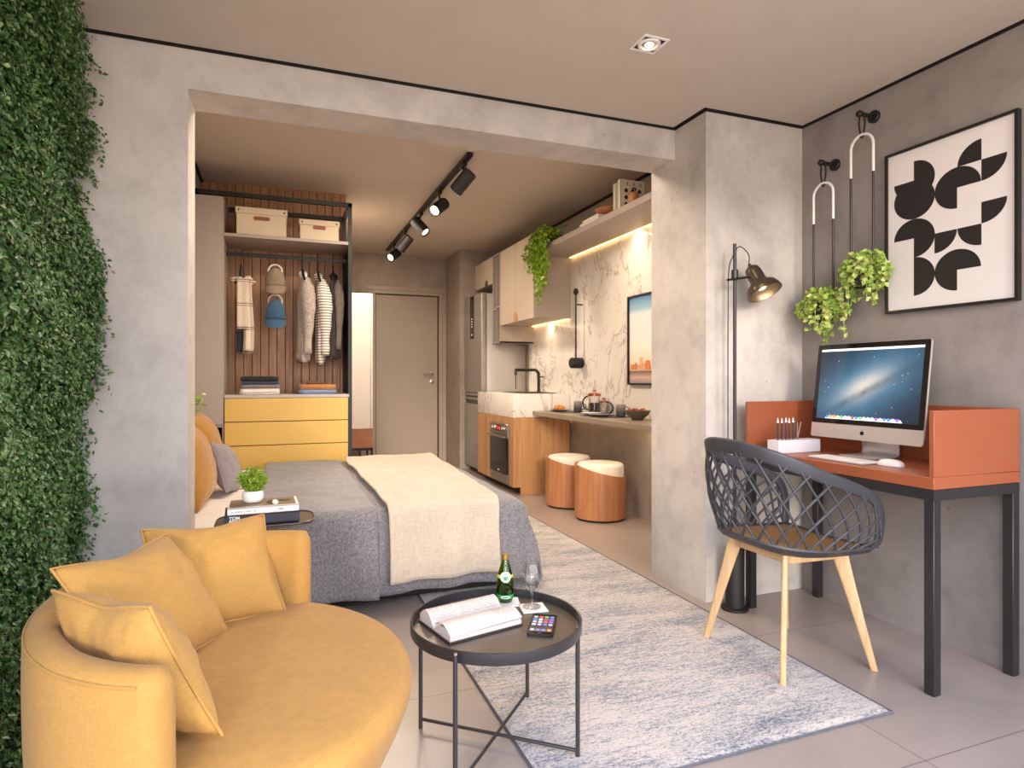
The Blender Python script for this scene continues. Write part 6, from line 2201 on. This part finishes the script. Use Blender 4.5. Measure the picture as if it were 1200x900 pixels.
# ================================================================== side table with books and plant
SXc, SYc, SZt = -0.045, 2.835, 0.555
st = thing('side_table', 'small brown metal side table between sofa and bed', 'side table', (SXc, SYc, 0))
b = MB(); b.prism(rrect(0.38, 0.27, 0.085, 10), 0.012, Matrix.Translation((SXc, SYc, SZt - 0.012))); b.build('table_top', 'tray_floor', st, smooth=40)
b = MB()
ol = rrect(0.384, 0.274, 0.087, 10)
b.tube([(SXc + x, SYc + y, SZt) for x, y in ol], 0.004, 8, closed=True); b.build('rim', 'tray_metal', st)
b = MB(); b.tube([(SXc, SYc, 0.012), (SXc, SYc, SZt - 0.012)], 0.011, 12); b.build('pole', 'charcoal', st)
b = MB(); b.cyl((SXc, SYc), 0.12, 0.0005, 0.014, 40, 0.003); b.build('base', 'charcoal', st)
MAT['book_navy'] = plain('dark_blue_cloth_cover', (48, 48, 60), 0.55, var=0.05)
MAT['book_white'] = plain('white_book_cover', (236, 230, 226), 0.5, var=0.01)
MAT['photo_brown'] = plain('brown_cover_photo', (134, 112, 92), 0.4, var=0.08)
def lying_book(name, label, w, d, h, z, mat, loc, rz, jut=0.004):
    """spine faces -y; hard cover boards over a page block"""
    t = thing(name, label, 'book', (0, 0, 0), 'books on the side table')
    b = MB()
    b.box(-w / 2, w / 2, -d / 2, d / 2, 0.0005, 0.004); b.box(-w / 2, w / 2, -d / 2, d / 2, h - 0.004, h); b.box(-w / 2, w / 2, -d / 2, -d / 2 + 0.004, 0.0005, h)
    b.build('cover', mat, t, smooth=0)
    b = MB(); b.box(-w / 2 + jut, w / 2 - jut, -d / 2 + 0.004, d / 2 - jut, 0.004, h - 0.004); b.build('pages', 'paper', t, smooth=0)
    return t, (loc, rz, z)
def place(t, p):
    t.location = (p[0][0], p[0][1], p[2]); t.rotation_euler = (0, 0, p[1])
t1, p1 = lying_book('book', 'thick dark book with white lettering on its spine, under the white one', 0.285, 0.20, 0.040, SZt + 0.0045, 'book_navy', (SXc - 0.015, SYc - 0.008), R(3))
b = MB()
for line, zz in (('TOM', 0.0252), ('FORD', 0.0112)):
    me = text_mesh(line, 0.0182, Matrix.Translation((-0.126, -0.1004, zz)) @ Matrix.Rotation(R(90), 4, 'X'), 0.0003, 0.98, 0.00035)
    add_mesh(b, me)
b.build('lettering', 'label_white', t1, smooth=0)
place(t1, p1)
t2_, p2 = lying_book('book', 'white spined book with a photo cover, on the dark thick book', 0.272, 0.195, 0.027, SZt + 0.0045 + 0.0405, 'book_white', (SXc - 0.010, SYc + 0.002), R(2))
b = MB(); b.box(-0.130, 0.126, -0.078, 0.094, 0.027, 0.0274)
cvr = b.build('cover_photo', 'photo_brown', t2_, smooth=0)
b = MB()
b.prism([(0.030 + 0.018 * math.cos(2 * PI * k / 24) * (1 + 0.2 * math.sin(3 * k)), -0.01 + 0.045 * math.sin(2 * PI * k / 24)) for k in range(24)], 0.0002, Matrix.Translation((0, 0, 0.0274)))
b.prism([(0.075 + 0.036 * math.cos(2 * PI * k / 24), 0.02 + 0.022 * math.sin(2 * PI * k / 24)) for k in range(24)], 0.0002, Matrix.Translation((0, 0, 0.0276)))
b.mi = 1
b.prism([(0.047 + 0.012 * math.cos(2 * PI * k / 24), -0.012 + 0.055 * math.sin(2 * PI * k / 24)) for k in range(24)], 0.0002, Matrix.Translation((0, 0, 0.0278)))
b.build('cover_figures', ['dark_plate', 'paper'], cvr, smooth=0)
b = MB()
# fine grey spine printing: a row of short letter strokes and a small publisher mark
rr = random.Random(3)
x = -0.122
while x < -0.03:
    w = 0.002 + 0.002 * rr.random()
    if rr.random() > 0.14: b.box(x, x + w, -0.0979, -0.0974, 0.010, 0.0155)
    x += w + 0.0012
b.prism([(0.066 + 0.011 * math.cos(2 * PI * k / 20), 0.0135 + 0.004 * math.sin(2 * PI * k / 20)) for k in range(20)], 0.0005, Matrix.Translation((0, -0.0975, 0)) @ Matrix.Rotation(R(90), 4, 'X'))
b.build('spine_print', 'icon_print', t2_, smooth=0) if 'icon_print' in MAT else b.build('spine_print', 'grey_lacquer', t2_, smooth=0)
place(t2_, p2)
zp = SZt + 0.0045 + 0.0405 + 0.0280
px_, py_ = SXc - 0.052, SYc + 0.015
pt = thing('potted_plant', 'bushy little green plant in a round white pot on the side table books', 'plant', (px_, py_, zp))
b = MB(); b.lathe([(p.x if p.x > 0 else 0, p.z) for p in spline([(0, 0, 0.0004), (0.028, 0, 0.001), (0.040, 0, 0.012), (0.0435, 0, 0.028), (0.041, 0, 0.044), (0.037, 0, 0.050), (0.034, 0, 0.048), (0.034, 0, 0.040), (0, 0, 0.040)], 50)], (px_, py_, zp), 40); b.build('pot', 'white', pt)
rg = np.random.default_rng(31)
b = MB(); Vs, Fs, off = [], [], 0
for k in range(95):
    a = rg.random() * 2 * PI; sp_ = rg.random() ** 0.6
    h = 0.098 - 0.030 * sp_ + 0.012 * rg.normal()
    o_ = 0.054 * sp_
    P = spline([(px_ + o_ * 0.35 * math.cos(a), py_ + o_ * 0.35 * math.sin(a), zp + 0.038), (px_ + o_ * 0.8 * math.cos(a), py_ + o_ * 0.8 * math.sin(a), zp + 0.04 + h * 0.5), (px_ + o_ * 1.1 * math.cos(a), py_ + o_ * 1.1 * math.sin(a), zp + 0.036 + h)], 10)
    b.tube(P, 0.0011, 4)
    c = np.repeat(np.array([list(p) for p in P[2:]]), 2, axis=0) + rg.normal(0, 0.0025, (16, 3))
    n = len(c)
    V, F = leaves(rg, c, rg.normal(0, 1, (n, 3)), rg.normal(0, 0.6, (n, 3)) + np.array([0.4 * math.cos(a), 0.4 * math.sin(a), 0.8]), 0.016, 0.007)
    Vs.append(V); Fs.append(F + off); off += len(V)
b.build('stems', 'grassy', pt)
fast_mesh('leaves', np.concatenate(Vs), np.concatenate(Fs), 'grassy', pt)
